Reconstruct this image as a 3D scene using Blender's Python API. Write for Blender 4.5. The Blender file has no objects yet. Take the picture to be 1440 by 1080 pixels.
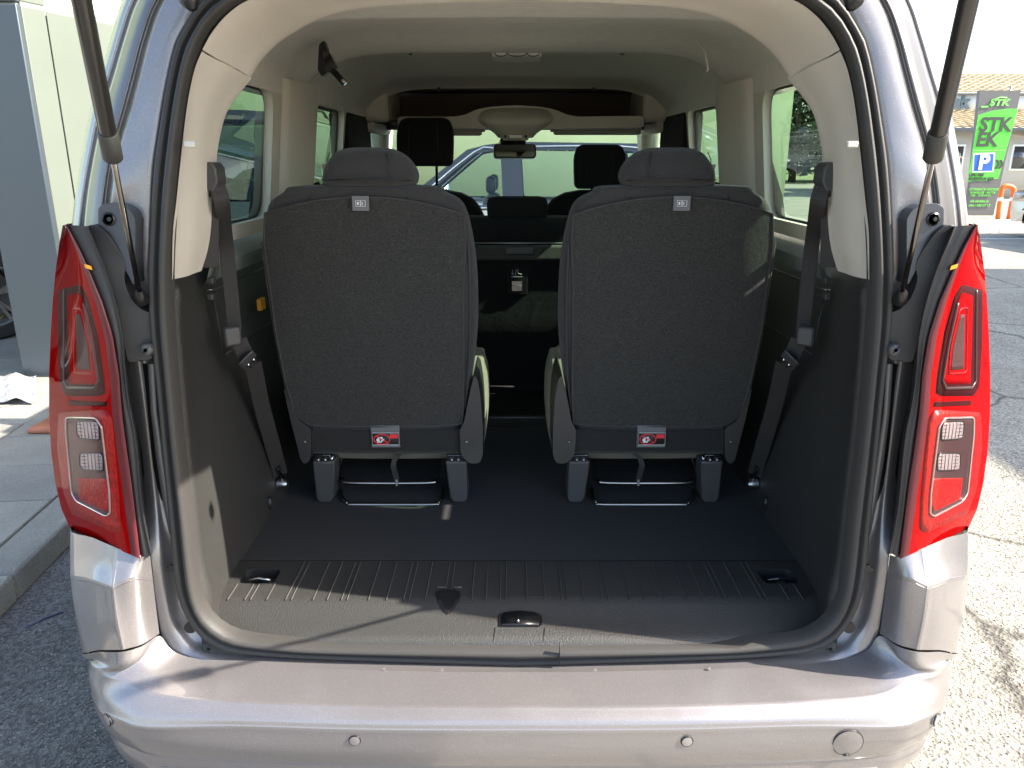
import bpy, bmesh, math, random
from mathutils import Vector, Matrix
from mathutils.geometry import tessellate_polygon
random.seed(7)
R = math.radians
S = bpy.context.scene
C = S.collection

# ---------------------------------------------------------------- camera, sky, sun, exposure
CAMP = Vector((-0.015, -1.32, 1.46)); PITCH = R(16.5); F = 1080.0
cd = bpy.data.cameras.new('camera'); cam = bpy.data.objects.new('camera', cd); C.objects.link(cam)
cam.location = CAMP; cam.rotation_euler = (R(90) - PITCH, 0, 0)
cd.sensor_width = 36; cd.lens = 27.0; cd.clip_start = 0.02; cd.clip_end = 600
S.camera = cam
SUN_EL = R(39); sd = Vector((1, -0.145, 0)).normalized()
w = bpy.data.worlds.new("World"); S.world = w; w.use_nodes = True
nt = w.node_tree; bg = nt.nodes['Background']; sky = nt.nodes.new('ShaderNodeTexSky')
sky.sky_type = 'NISHITA'; sky.sun_disc = False; sky.sun_elevation = SUN_EL
sky.sun_rotation = math.atan2(sd.x, sd.y); sky.air_density = 1.0; sky.dust_density = 2.0; sky.ozone_density = 1.0
nt.links.new(sky.outputs[0], bg.inputs[0]); bg.inputs[1].default_value = 0.15
sl = bpy.data.lights.new('sun', 'SUN'); so = bpy.data.objects.new('sun', sl); C.objects.link(so)
sl.energy = 4.6; sl.angle = R(0.5); sl.color = (1.0, 0.93, 0.82)
tosun = Vector((sd.x * math.cos(SUN_EL), sd.y * math.cos(SUN_EL), math.sin(SUN_EL)))
so.rotation_euler = tosun.to_track_quat('Z', 'Y').to_euler(); so.location = (0, 0, 20)
S.view_settings.view_transform = 'Standard'; S.view_settings.look = 'None'
S.view_settings.gamma = 1; S.view_settings.use_curve_mapping = False
S.view_settings.exposure = 1.92
S.cycles.max_bounces = 10; S.cycles.diffuse_bounces = 7; S.cycles.transparent_max_bounces = 16
S.cycles.caustics_reflective = False

# ---------------------------------------------------------------- measuring helpers (photo pixel -> point on a real plane)
cp, sp = math.cos(PITCH), math.sin(PITCH)
def ray(px, py):
    a = (px - 720) / F; b = (540 - py) / F
    return Vector((a, cp + b * sp, b * cp - sp))
def U(px, py, Y): d = ray(px, py); return CAMP + d * ((Y - CAMP.y) / d.y)
def UZ(px, py, z): d = ray(px, py); return CAMP + d * ((z - CAMP.z) / d.z)
def UX(px, py, x): d = ray(px, py); return CAMP + d * ((x - CAMP.x) / d.x)

# ---------------------------------------------------------------- materials
MATS = {}
def mat(name, col, rough=0.5, metal=0.0, coat=0.0, bump=0.0, bscale=200.0, var=0.0, vscale=8.0, col2=None, spec=0.5, coat_rough=0.03, emit=None, sheen=0.0, detail=3):
    m = bpy.data.materials.new(name); m.use_nodes = True; n = m.node_tree; b = n.nodes['Principled BSDF']
    b.inputs['Base Color'].default_value = (*col, 1); b.inputs['Roughness'].default_value = rough
    b.inputs['Metallic'].default_value = metal; b.inputs['Coat Weight'].default_value = coat
    b.inputs['Coat Roughness'].default_value = coat_rough
    b.inputs['Specular IOR Level'].default_value = spec
    if sheen: b.inputs['Sheen Weight'].default_value = sheen
    if emit: b.inputs['Emission Color'].default_value = (*emit[:3], 1); b.inputs['Emission Strength'].default_value = emit[3]
    tc = n.nodes.new('ShaderNodeTexCoord')
    if var > 0 or col2:
        t = n.nodes.new('ShaderNodeTexNoise'); t.inputs['Scale'].default_value = vscale; t.inputs['Detail'].default_value = 6
        n.links.new(tc.outputs['Object'], t.inputs['Vector'])
        r = n.nodes.new('ShaderNodeValToRGB'); r.color_ramp.elements[0].position = 0.3; r.color_ramp.elements[1].position = 0.7
        c2 = col2 or tuple(min(1, c * (1 + var)) for c in col); c1 = col if col2 else tuple(c * (1 - var) for c in col)
        r.color_ramp.elements[0].color = (*c1, 1); r.color_ramp.elements[1].color = (*c2, 1)
        n.links.new(t.outputs['Fac'], r.inputs[0]); n.links.new(r.outputs[0], b.inputs['Base Color'])
    if bump > 0:
        t = n.nodes.new('ShaderNodeTexNoise'); t.inputs['Scale'].default_value = bscale; t.inputs['Detail'].default_value = detail
        n.links.new(tc.outputs['Object'], t.inputs['Vector'])
        bp = n.nodes.new('ShaderNodeBump'); bp.inputs['Strength'].default_value = bump; bp.inputs['Distance'].default_value = 0.002
        n.links.new(t.outputs['Fac'], bp.inputs['Height']); n.links.new(bp.outputs[0], b.inputs['Normal'])
    MATS[name] = m; return m
def thin_glass(name, tint, rough=0.0, refl=1.0):
    m = bpy.data.materials.new(name); m.use_nodes = True; n = m.node_tree; n.nodes.clear()
    o = n.nodes.new('ShaderNodeOutputMaterial'); mx = n.nodes.new('ShaderNodeMixShader'); f = n.nodes.new('ShaderNodeFresnel')
    f.inputs['IOR'].default_value = 1.5; t = n.nodes.new('ShaderNodeBsdfTransparent'); t.inputs[0].default_value = (*tint, 1)
    g = n.nodes.new('ShaderNodeBsdfGlossy'); g.inputs['Roughness'].default_value = rough; g.inputs[0].default_value = (refl, refl, refl, 1)
    # a thin pane reflects the same from both sides: entering IOR only
    geo = n.nodes.new('ShaderNodeNewGeometry'); mm = n.nodes.new('ShaderNodeMath'); mm.operation = 'MULTIPLY_ADD'
    n.links.new(geo.outputs['Backfacing'], mm.inputs[0]); mm.inputs[1].default_value = 1/1.5 - 1.5; mm.inputs[2].default_value = 1.5
    n.links.new(mm.outputs[0], f.inputs['IOR'])
    n.links.new(f.outputs[0], mx.inputs[0]); n.links.new(t.outputs[0], mx.inputs[1]); n.links.new(g.outputs[0], mx.inputs[2])
    n.links.new(mx.outputs[0], o.inputs[0]); MATS[name] = m; return m

def flake_paint(name, col, rough=0.3):
    m = mat(name, col, rough, 0.62, 1.0, spec=0.5); n = m.node_tree; b = n.nodes['Principled BSDF']
    tc = n.nodes.new('ShaderNodeTexCoord')
    v = n.nodes.new('ShaderNodeTexVoronoi'); v.inputs['Scale'].default_value = 900; n.links.new(tc.outputs['Object'], v.inputs['Vector'])
    big = n.nodes.new('ShaderNodeTexNoise'); big.inputs['Scale'].default_value = 14; big.inputs['Detail'].default_value = 8; n.links.new(tc.outputs['Object'], big.inputs['Vector'])
    dust = n.nodes.new('ShaderNodeTexVoronoi'); dust.inputs['Scale'].default_value = 150; n.links.new(tc.outputs['Object'], dust.inputs['Vector'])
    r = n.nodes.new('ShaderNodeValToRGB'); r.color_ramp.elements[0].position = .0; r.color_ramp.elements[1].position = .17
    r.color_ramp.elements[0].color = (1, 1, 1, 1); r.color_ramp.elements[1].color = (0, 0, 0, 1); n.links.new(dust.outputs['Distance'], r.inputs[0])
    mr = n.nodes.new('ShaderNodeMapRange'); mr.inputs[3].default_value = .86; mr.inputs[4].default_value = 1.12; n.links.new(v.outputs['Color'], mr.inputs[0])
    mul = n.nodes.new('ShaderNodeMix'); mul.data_type = 'RGBA'; mul.blend_type = 'MULTIPLY'; mul.inputs[0].default_value = 1
    mul.inputs[6].default_value = (*col, 1); n.links.new(mr.outputs[0], mul.inputs[7])
    mx = n.nodes.new('ShaderNodeMix'); mx.data_type = 'RGBA'; ml = n.nodes.new('ShaderNodeMath'); ml.operation = 'MULTIPLY'; ml.inputs[1].default_value = .5
    n.links.new(r.outputs[0], ml.inputs[0]); n.links.new(ml.outputs[0], mx.inputs[0]); n.links.new(mul.outputs[2], mx.inputs[6]); mx.inputs[7].default_value = (.62, .58, .52, 1)
    n.links.new(mx.outputs[2], b.inputs['Base Color'])
    mr2 = n.nodes.new('ShaderNodeMapRange'); mr2.inputs[3].default_value = rough - .05; mr2.inputs[4].default_value = rough + .12
    n.links.new(big.outputs['Fac'], mr2.inputs[0]); n.links.new(mr2.outputs[0], b.inputs['Roughness'])
    mr3 = n.nodes.new('ShaderNodeMapRange'); mr3.inputs[3].default_value = 0.0; mr3.inputs[4].default_value = .14
    n.links.new(big.outputs['Fac'], mr3.inputs[0]); n.links.new(mr3.outputs[0], b.inputs['Coat Roughness'])
    return m

PAINT = flake_paint('silver_lilac_metallic_paint', (.252, .234, .234), .38)
GLOSSG = mat('grey_pillar_paint', (.095, .09, .09), .35, .2, .35, coat_rough=.1)
SEALM = mat('grey_rubber', (.046, .043, .040), .55, bump=.25, bscale=400, spec=.35)
BEIGE = mat('beige_grained_trim', (.68, .62, .54), .62, bump=.35, bscale=1400)
HEAD = mat('beige_headliner_cloth', (.80, .76, .70), .95, bump=.5, bscale=1800, var=.04, vscale=40)
DARK = mat('dark_grained_plastic', (.035, .034, .032), .5, bump=.9, bscale=380, spec=.5)
DARK2 = mat('charcoal_plastic', (.024, .024, .025), .4, bump=.3, bscale=900)
SHELF = mat('sky_sheen_trim', (.16, .18, .17), .5, bump=.3, bscale=900)  # sky reflection on the window ledge put into the base colour
BLACK = mat('black_plastic', (.012, .012, .013), .32)
BLACKG = mat('gloss_black', (.008, .008, .009), .08, coat=1)
CARPET = mat('black_carpet', (.0115, .011, .0105), .98, bump=1.0, bscale=420, var=.5, vscale=330, sheen=.05)
def fabric(name, col, col2, scale=260, sheen=.15):
    m = mat(name, col, .95, bump=1.0, bscale=450, sheen=sheen, spec=.2); n = m.node_tree; b = n.nodes['Principled BSDF']
    tc = n.nodes.new('ShaderNodeTexCoord'); t = n.nodes.new('ShaderNodeTexNoise'); t.inputs['Scale'].default_value = scale; t.inputs['Detail'].default_value = 8; t.inputs['Roughness'].default_value = .75
    mp = n.nodes.new('ShaderNodeMapping'); mp.inputs['Scale'].default_value = (1, 1, 2.2); n.links.new(tc.outputs['Object'], mp.inputs[0]); n.links.new(mp.outputs[0], t.inputs['Vector'])
    r = n.nodes.new('ShaderNodeValToRGB'); r.color_ramp.elements[0].position = .38; r.color_ramp.elements[1].position = .66
    r.color_ramp.elements[0].color = (*col, 1); r.color_ramp.elements[1].color = (*col2, 1)
    n.links.new(t.outputs['Fac'], r.inputs[0])
    v = n.nodes.new('ShaderNodeTexVoronoi'); v.inputs['Scale'].default_value = 34; n.links.new(tc.outputs['Object'], v.inputs['Vector'])
    l = n.nodes.new('ShaderNodeMapRange'); l.inputs[1].default_value = .035; l.inputs[2].default_value = .06; l.inputs[3].default_value = .55; l.inputs[4].default_value = 0; n.links.new(v.outputs['Distance'], l.inputs[0])
    mx = n.nodes.new('ShaderNodeMix'); mx.data_type = 'RGBA'; n.links.new(l.outputs[0], mx.inputs[0]); n.links.new(r.outputs[0], mx.inputs[6]); mx.inputs[7].default_value = (*[min(1, c*2.6) for c in col2], 1)
    # soft creases
    cr_ = n.nodes.new('ShaderNodeTexNoise'); cr_.inputs['Scale'].default_value = 9; cr_.inputs['Detail'].default_value = 3; cr_.inputs['Distortion'].default_value = 1.2; n.links.new(tc.outputs['Object'], cr_.inputs['Vector'])
    bb_ = n.nodes.new('ShaderNodeBump'); bb_.inputs['Strength'].default_value = .35; bb_.inputs['Distance'].default_value = .02; n.links.new(cr_.outputs['Fac'], bb_.inputs['Height'])
    old = b.inputs['Normal'].links[0].from_node; n.links.new(bb_.outputs[0], old.inputs['Normal'])
    n.links.new(mx.outputs[2], b.inputs['Base Color']); return m
FELT = fabric('charcoal_heathered_felt', (.021, .021, .020), (.066, .064, .060), 190)
FAB = fabric('charcoal_seat_cloth', (.035, .034, .034), (.054, .052, .052), 300)
FABB = fabric('black_seat_cloth', (.012, .012, .013), (.02, .02, .02), 600, .05)
SAGE = fabric('grey_sage_seat_cloth', (.15, .135, .10), (.25, .225, .17), 300)
PIPE = mat('seat_seam_piping', (.05, .046, .046), .8, bump=.5, bscale=900)
WEB = mat('black_belt_webbing', (.028, .026, .025), .6, bump=.6, bscale=1500)
BUCK = mat('belt_plastic', (.05, .05, .052), .4, bump=.2, bscale=700)
CHROME = mat('chrome', (.8, .8, .8), .12, 1)
STEEL = mat('steel', (.5, .5, .5), .3, 1)
BLSTEEL = mat('black_steel_tube', (.05, .05, .05), .18, .8, coat=1)
STRUT = mat('strut_black_enamel', (.035, .031, .028), .28, .3, coat=.6, coat_rough=.15)
COLLAR = mat('strut_grey_collar', (.045, .044, .04), .5)
GASROD = mat('strut_rod', (.22, .2, .18), .2, 1)
REDL = mat('red_lamp_plastic', (.29, .0015, .002), .5, spec=.0, bump=.2, bscale=300)
REDD = mat('dark_red_lamp_recess', (.045, .003, .004), .5, spec=.05, bump=1, bscale=500, var=.35, vscale=350)
REDP = mat('prismatic_red_reflector', (.33, .003, .002), .35, spec=.3, bump=1, bscale=140, var=.45, vscale=110)
AMB = mat('amber', (.95, .42, .04), .3)
CLEARL = mat('clear_prismatic_lens', (.40, .395, .40), .15, .4, bump=.5, bscale=150)
GRILLE = mat('lamp_dark_grid', (.035, .008, .008), .5, bump=1, bscale=600)
BEZEL = mat('lamp_smoked_bezel', (.055, .028, .028), .3, .2)
LENS = thin_glass('clear_red_outer_lens', (1.0, .90, .89), .0, .28)
TINT = thin_glass('green_tinted_glass', (.44, .60, .48))
PRIV = thin_glass('privacy_glass', (.40, .46, .42))
WGLASS = thin_glass('windscreen_glass', (.80, .89, .83))
WHITE = mat('white_plastic', (.8, .8, .79), .4)
PRINTW = mat('white_print', (.75, .75, .75), .6)
PRINTR = mat('red_print', (.75, .03, .04), .6)
PRINTK = mat('black_print', (.02, .02, .02), .6)
TAGG = mat('grey_tag', (.14, .14, .145), .7)
MIRROR = mat('mirror', (.9, .9, .9), .01, 1)
TYRE = mat('tyre_rubber', (.03, .028, .027), .8, bump=.5, bscale=200)
ALLOY = mat('alloy', (.62, .61, .6), .25, .9)

# ---------------------------------------------------------------- mesh helpers
def link(o, parent=None):
    C.objects.link(o)
    if parent: o.parent = parent
    return o
def build(name, verts, faces, m, parent=None, smooth=True, bevel=0, seg=2, angle=40, mats=None, fmat=None):
    me = bpy.data.meshes.new(name); me.from_pydata([tuple(v) for v in verts], [], faces); me.validate()
    for mm in (mats or [m]): me.materials.append(mm)
    if fmat:
        for p, i in zip(me.polygons, fmat): p.material_index = i
    if smooth:
        for p in me.polygons: p.use_smooth = True
        if smooth == 'auto' or bevel:
            try: me.set_sharp_from_angle(angle=R(angle))
            except Exception: pass
    o = bpy.data.objects.new(name, me); link(o, parent)
    if bevel:
        b = o.modifiers.new('bevel', 'BEVEL'); b.width = bevel; b.segments = seg; b.limit_method = 'ANGLE'; b.angle_limit = R(35); b.harden_normals = False
    return o
class MB:
    def __init__(s): s.v = []; s.f = []; s.m = []
    def add(s, vs, fs, mi=0):
        k = len(s.v); s.v += [Vector(v) for v in vs]; s.f += [tuple(i + k for i in f) for f in fs]; s.m += [mi] * len(fs); return s
    def box(s, lo, hi, mi=0):
        x0, y0, z0 = lo; x1, y1, z1 = hi
        return s.add([(x0,y0,z0),(x1,y0,z0),(x1,y1,z0),(x0,y1,z0),(x0,y0,z1),(x1,y0,z1),(x1,y1,z1),(x0,y1,z1)],
                     [(0,3,2,1),(4,5,6,7),(0,1,5,4),(1,2,6,5),(2,3,7,6),(3,0,4,7)], mi)
    def obox(s, c, ax, ay, az, hx, hy, hz, mi=0):
        c = Vector(c); P = []
        for k in (-1, 1):
            for (i, j) in ((-1,-1),(1,-1),(1,1),(-1,1)): P.append(c + ax*(i*hx) + ay*(j*hy) + az*(k*hz))
        return s.add(P, [(0,3,2,1),(4,5,6,7),(0,1,5,4),(1,2,6,5),(2,3,7,6),(3,0,4,7)], mi)
    def tube(s, pts, r, n=12, mi=0, cap=True, closed=False):
        pts = [Vector(p) for p in pts]; L = len(pts); rr = r if isinstance(r, (list, tuple)) else [r] * L
        up = None; rings = []
        for i, p in enumerate(pts):
            a = pts[(i - 1) % L] if (i or closed) else p; b = pts[(i + 1) % L] if (i < L - 1 or closed) else p
            d = (b - a).normalized()
            if up is None: up = d.orthogonal().normalized()
            up = (up - d * up.dot(d)).normalized(); sd_ = d.cross(up)
            rings.append([p + (up * math.cos(2*math.pi*j/n) + sd_ * math.sin(2*math.pi*j/n)) * rr[i] for j in range(n)])
        vs = [v for q in rings for v in q]; fs = []
        for i in range(L if closed else L - 1):
            a = i * n; b = ((i + 1) % L) * n
            for j in range(n): fs.append((a + j, a + (j+1) % n, b + (j+1) % n, b + j))
        if cap and not closed: fs.append(tuple(range(n))[::-1]); fs.append(tuple((L-1)*n + j for j in range(n)))
        return s.add(vs, fs, mi)
    def cyl(s, a, b, r, n=20, mi=0): return s.tube([a, b], r, n, mi)
    def disc(s, c, nrm, r, n=24, mi=0):
        c = Vector(c); nrm = Vector(nrm).normalized(); u = nrm.orthogonal().normalized(); v = nrm.cross(u)
        return s.add([c + u*math.cos(2*math.pi*j/n)*r + v*math.sin(2*math.pi*j/n)*r for j in range(n)], [tuple(range(n))], mi)
    def prism(s, poly, d, mi=0):
        """closed polygon (3D points) pushed along d"""
        n = len(poly); poly = [Vector(p) for p in poly]; d = Vector(d)
        tri = [tuple(t) for t in tessellate_polygon([poly])]
        k = [p + d for p in poly]
        fs = [t for t in tri] + [tuple(i + n for i in t[::-1]) for t in tri] + [(i, (i+1) % n, (i+1) % n + n, i + n) for i in range(n)]
        return s.add(poly + k, fs, mi)
    def grid(s, rows, mi=0, closed=False, flip=False):
        n = len(rows[0]); vs = [v for r in rows for v in r]; fs = []
        for i in range(len(rows) - 1):
            for j in range(n if closed else n - 1):
                q = (i*n + j, i*n + (j+1) % n, (i+1)*n + (j+1) % n, (i+1)*n + j); fs.append(q[::-1] if flip else q)
        return s.add(vs, fs, mi)
    def mirror(s):
        m = MB(); m.v = [Vector((-v.x, v.y, v.z)) for v in s.v]; m.f = [f[::-1] for f in s.f]; m.m = list(s.m); return m
    def both(s):
        m = s.mirror(); s.add(m.v, m.f); s.m[-len(m.m):] = m.m; return s
    def fixnormals(s):
        bm = bmesh.new(); vs = [bm.verts.new(v) for v in s.v]
        for f in s.f:
            try: bm.faces.new([vs[i] for i in f])
            except Exception: pass
        bmesh.ops.recalc_face_normals(bm, faces=bm.faces); bm.verts.index_update()
        s.f = [tuple(v.index for v in f.verts) for f in bm.faces]; bm.free(); s.m = s.m[:len(s.f)] + [0]*(len(s.f)-len(s.m)); return s
    def build(s, name, m, parent=None, **k):
        mats = m if isinstance(m, (list, tuple)) else [m]
        return build(name, s.v, s.f, mats[0], parent, mats=mats, fmat=s.m if len(mats) > 1 else None, **k)
def side_pair(name, make, m, parent, **k):
    """a part modelled on the left side and its mirrored twin"""
    a = make(); o1 = a.build(name, m, parent, **k); o2 = a.mirror().build(name, m, parent, **k); return o1, o2
def cr(pts, n):
    """Catmull-Rom through pts (any dimension Vector)"""
    P = [Vector(p) for p in pts]; out = []
    for i in range(len(P) - 1):
        p0 = P[i-1] if i else P[0]*2 - P[1]; p1 = P[i]; p2 = P[i+1]; p3 = P[i+2] if i + 2 < len(P) else P[-1]*2 - P[-2]
        for k in range(n):
            t = k / n; out.append(.5*((2*p1) + (p2-p0)*t + (2*p0-5*p1+4*p2-p3)*t*t + (3*p1-p0-3*p2+p3)*t**3))
    out.append(P[-1].copy()); return out
def arc_resample(pts, n):
    P = [Vector(p) for p in pts]; L = [0]
    for a, b in zip(P, P[1:]): L.append(L[-1] + (b - a).length)
    out = []; j = 0
    for i in range(n):
        t = L[-1] * i / (n - 1)
        while j < len(L) - 2 and L[j+1] < t: j += 1
        q = (t - L[j]) / max(1e-9, L[j+1] - L[j]); out.append(P[j].lerp(P[j+1], min(1, q)))
    return out
def patch(rows, nu=5, nv=5):
    rr = [cr(r, nu) for r in rows]; n = len(rr[0])
    cols = [cr([r[j] for r in rr], nv) for j in range(n)]
    return [[cols[j][i] for j in range(n)] for i in range(len(cols[0]))]
def rrect(w_, h_, r, n=5):
    out = []
    for (cx, cy, a0) in ((w_-r, h_-r, 0), (-w_+r, h_-r, 90), (-w_+r, -h_+r, 180), (w_-r, -h_+r, 270)):
        for k in range(n + 1):
            a = R(a0 + 90*k/n); out.append((cx + r*math.cos(a), cy + r*math.sin(a)))
    return out
def holed(outer, holes, f3, mb=None, mi=0, flip=False):
    """flat panel with window openings: outlines in 2D, f3 maps (a, b) -> 3D"""
    mb = mb or MB(); allp = [outer] + holes
    tri = tessellate_polygon([[Vector((a, b, 0)) for a, b in p] for p in allp])
    flat = [q for p in allp for q in p]; mb.add([f3(a, b) for a, b in flat], [tuple(t[::-1]) if flip else tuple(t) for t in tri], mi); return mb
def densify(poly, step):
    out = []
    for i, a in enumerate(poly):
        b = poly[(i+1) % len(poly)]; L = math.dist(a, b); n = max(1, int(L/step))
        for k in range(n): out.append((a[0]+(b[0]-a[0])*k/n, a[1]+(b[1]-a[1])*k/n))
    return out
def round_poly(poly, r, n=4):
    out = []; L = len(poly)
    for i in range(L):
        p = Vector(poly[i]); a = Vector(poly[i-1]); b = Vector(poly[(i+1) % L])
        rr = min(r, (a-p).length*.45, (b-p).length*.45)
        s = p + (a-p).normalized()*rr; e = p + (b-p).normalized()*rr
        for k in range(n+1):
            t = k/n; out.append(tuple(s*(1-t)**2 + p*2*t*(1-t) + e*t*t))
    return out
def text(name, s, size, loc, rot, m, parent, extrude=0.001, align='CENTER', shear=0, bold=0.0, space=1.0, sx=1.0):
    c = bpy.data.curves.new(name, 'FONT'); c.body = s; c.size = size; c.extrude = extrude; c.align_x = align; c.align_y = 'CENTER'; c.shear = shear; c.offset = bold; c.space_character = space; c.resolution_u = 3
    t = bpy.data.objects.new(name, c); C.objects.link(t); dg = bpy.context.evaluated_depsgraph_get(); dg.update()
    me = bpy.data.meshes.new_from_object(t.evaluated_get(dg)); bpy.data.objects.remove(t); me.materials.clear(); me.materials.append(m)
    o = bpy.data.objects.new(name, me); link(o, parent); o.location = loc; o.rotation_euler = rot; o.scale = (sx, 1, 1); return o
def thing(name, label, cat, loc=(0,0,0), rz=0, group=None):
    o = bpy.data.objects.new(name, None); C.objects.link(o); o.location = loc; o.rotation_euler = (0, 0, rz); o.empty_display_size = .2
    o['label'] = label; o['category'] = cat
    if group: o['group'] = group
    return o
def tag(o, label, cat, group=None):
    o['label'] = label; o['category'] = cat
    if group: o['group'] = group
    return o
def struct(o): o['kind'] = 'structure'; return o


# ================================================================ GROUND
def ground_mat(name, c1, c2, speck, crack=0.0, speck_scale=120, patchy=True, crackscale=.45):
    m = mat(name, c1, .95, spec=.2); n = m.node_tree; b = n.nodes['Principled BSDF']; tc = n.nodes.new('ShaderNodeTexCoord')
    def noise(sc, det=6, rough=.6):
        t = n.nodes.new('ShaderNodeTexNoise'); t.inputs['Scale'].default_value = sc; t.inputs['Detail'].default_value = det; t.inputs['Roughness'].default_value = rough
        n.links.new(tc.outputs['Object'], t.inputs['Vector']); return t
    a = noise(1.3, 8, .7); r = n.nodes.new('ShaderNodeValToRGB'); r.color_ramp.elements[0].color = (*c1, 1); r.color_ramp.elements[1].color = (*c2, 1)
    r.color_ramp.elements[0].position = .35; r.color_ramp.elements[1].position = .68; n.links.new(a.outputs['Fac'], r.inputs[0]); last = r.outputs[0]
    v = n.nodes.new('ShaderNodeTexVoronoi'); v.inputs['Scale'].default_value = speck_scale; n.links.new(tc.outputs['Object'], v.inputs['Vector'])
    mr = n.nodes.new('ShaderNodeMapRange'); mr.inputs[3].default_value = 1 - speck; mr.inputs[4].default_value = 1 + speck; n.links.new(v.outputs['Color'], mr.inputs[0])
    mx = n.nodes.new('ShaderNodeMix'); mx.data_type = 'RGBA'; mx.blend_type = 'MULTIPLY'; mx.inputs[0].default_value = 1
    n.links.new(last, mx.inputs[6]); n.links.new(mr.outputs[0], mx.inputs[7]); last = mx.outputs[2]
    bp = n.nodes.new('ShaderNodeBump'); bp.inputs['Strength'].default_value = .9; bp.inputs['Distance'].default_value = .006
    n.links.new(v.outputs['Distance'], bp.inputs['Height']); nb = noise(60, 6); bp2 = n.nodes.new('ShaderNodeBump'); bp2.inputs['Strength'].default_value = .5; bp2.inputs['Distance'].default_value = .01
    n.links.new(nb.outputs['Fac'], bp2.inputs['Height']); n.links.new(bp.outputs[0], bp2.inputs['Normal']); n.links.new(bp2.outputs[0], b.inputs['Normal'])
    if crack:
        w1 = noise(1.6, 5, .7); ad = n.nodes.new('ShaderNodeMix'); ad.data_type = 'RGBA'; ad.inputs[0].default_value = .14
        n.links.new(tc.outputs['Object'], ad.inputs[6]); n.links.new(w1.outputs['Color'], ad.inputs[7])
        cv = n.nodes.new('ShaderNodeTexVoronoi'); cv.feature = 'DISTANCE_TO_EDGE'; cv.inputs['Scale'].default_value = crackscale*1.4; n.links.new(ad.outputs[2], cv.inputs['Vector'])
        lt = n.nodes.new('ShaderNodeMapRange'); lt.inputs[1].default_value = .0; lt.inputs[2].default_value = .012; lt.inputs[3].default_value = crack; lt.inputs[4].default_value = 0; n.links.new(cv.outputs['Distance'], lt.inputs[0])
        m2 = n.nodes.new('ShaderNodeMix'); m2.data_type = 'RGBA'; n.links.new(lt.outputs[0], m2.inputs[0]); n.links.new(last, m2.inputs[6]); m2.inputs[7].default_value = (.03, .028, .025, 1); last = m2.outputs[2]
    n.links.new(last, b.inputs['Base Color']); return m
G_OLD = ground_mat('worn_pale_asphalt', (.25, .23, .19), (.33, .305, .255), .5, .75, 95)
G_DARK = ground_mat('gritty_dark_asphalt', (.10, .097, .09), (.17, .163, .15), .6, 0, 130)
G_BASE = ground_mat('joint_grit', (.05, .045, .04), (.09, .085, .075), .5, 0, 160)
PAVE = [ground_mat('grey_concrete_paver', (.30, .285, .25), (.42, .40, .355), .16, 0, 300),
        ground_mat('grey_concrete_paver_b', (.33, .315, .275), (.46, .43, .38), .16, 0, 300),
        ground_mat('grey_concrete_paver_c', (.27, .26, .235), (.38, .365, .33), .16, 0, 300)]
KERB = ground_mat('kerb_concrete', (.26, .25, .22), (.40, .38, .335), .2, 0, 260)
GRASS = mat('dry_grass', (.10, .13, .04), .95, col2=(.24, .25, .10), vscale=3, bump=1, bscale=40)

g = MB().add([(-220,-160,0),(220,-160,0),(220,320,0),(-220,320,0)], [(0,1,2,3)]).build('ground', G_OLD); struct(g)
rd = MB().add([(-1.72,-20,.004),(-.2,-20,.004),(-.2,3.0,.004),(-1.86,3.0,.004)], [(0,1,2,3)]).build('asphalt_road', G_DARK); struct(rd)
# kerb and raised pavement on the left (kerb line from near the bumper corner running forward)
KD = Vector((-.085, 1, 0)).normalized(); KN = Vector((-KD.y, KD.x, 0)); KO = Vector((-1.62, 0, 0))
def kp(s, t, z): p = KO + KD*s + KN*t; return Vector((p.x, p.y, z))   # s along the kerb, t away from the road
pv = MB(); pv.add([kp(-15,.02,.07), kp(60,.02,.07), kp(60,40,.07), kp(-15,40,.07)], [(0,1,2,3)][::1]); pv.f = [f[::-1] for f in pv.f]
pave = pv.build('pavement', G_BASE); struct(pave)
kb = MB().box((0,0,0),(.15,.995,.105)).build('kerbstone', KERB, pave, bevel=.012)
def place_local(o, s, t, z, rz=0, sc=None):
    o.location = kp(s, t, z); o.rotation_euler = (0, 0, math.atan2(KD.y, KD.x) - R(90) + rz)
kme = kb.data; place_local(kb, 0, .15, 0)
for i in range(-4, 9):
    if i == 0: continue
    c = kb.copy(); C.objects.link(c); c.parent = pave; place_local(c, i*1.0, .15, random.uniform(-.003, .003))
pm = MB().box((0,0,0),(.595,.395,.05)).build('paver', PAVE[0], pave, bevel=.005); pm.location = kp(0,.2,.055)
variants = [pm.data] + [pm.data.copy() for _ in range(2)]
for k, me in enumerate(variants): me.materials.clear(); me.materials.append(PAVE[k])
pm.rotation_euler = (0,0,math.atan2(KD.y, KD.x) - R(90)); pm.location = kp(-1.2,.755,.055)
n_p = 0
for col in range(0, 5):
    for row in range(-2, 21):
        s_ = row*.4 + (.2 if col % 2 else 0); t = .155 + .6*(col+1)
        if s_ > 4.2 + col*1.0 or s_ < -.6 + col*.35: continue
        c = pm.copy(); C.objects.link(c); c.parent = pave; c.data = random.choice(variants)
        place_local(c, s_, t, .055 + random.uniform(-.003, .004), R(random.uniform(-.3, .3))); n_p += 1
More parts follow.
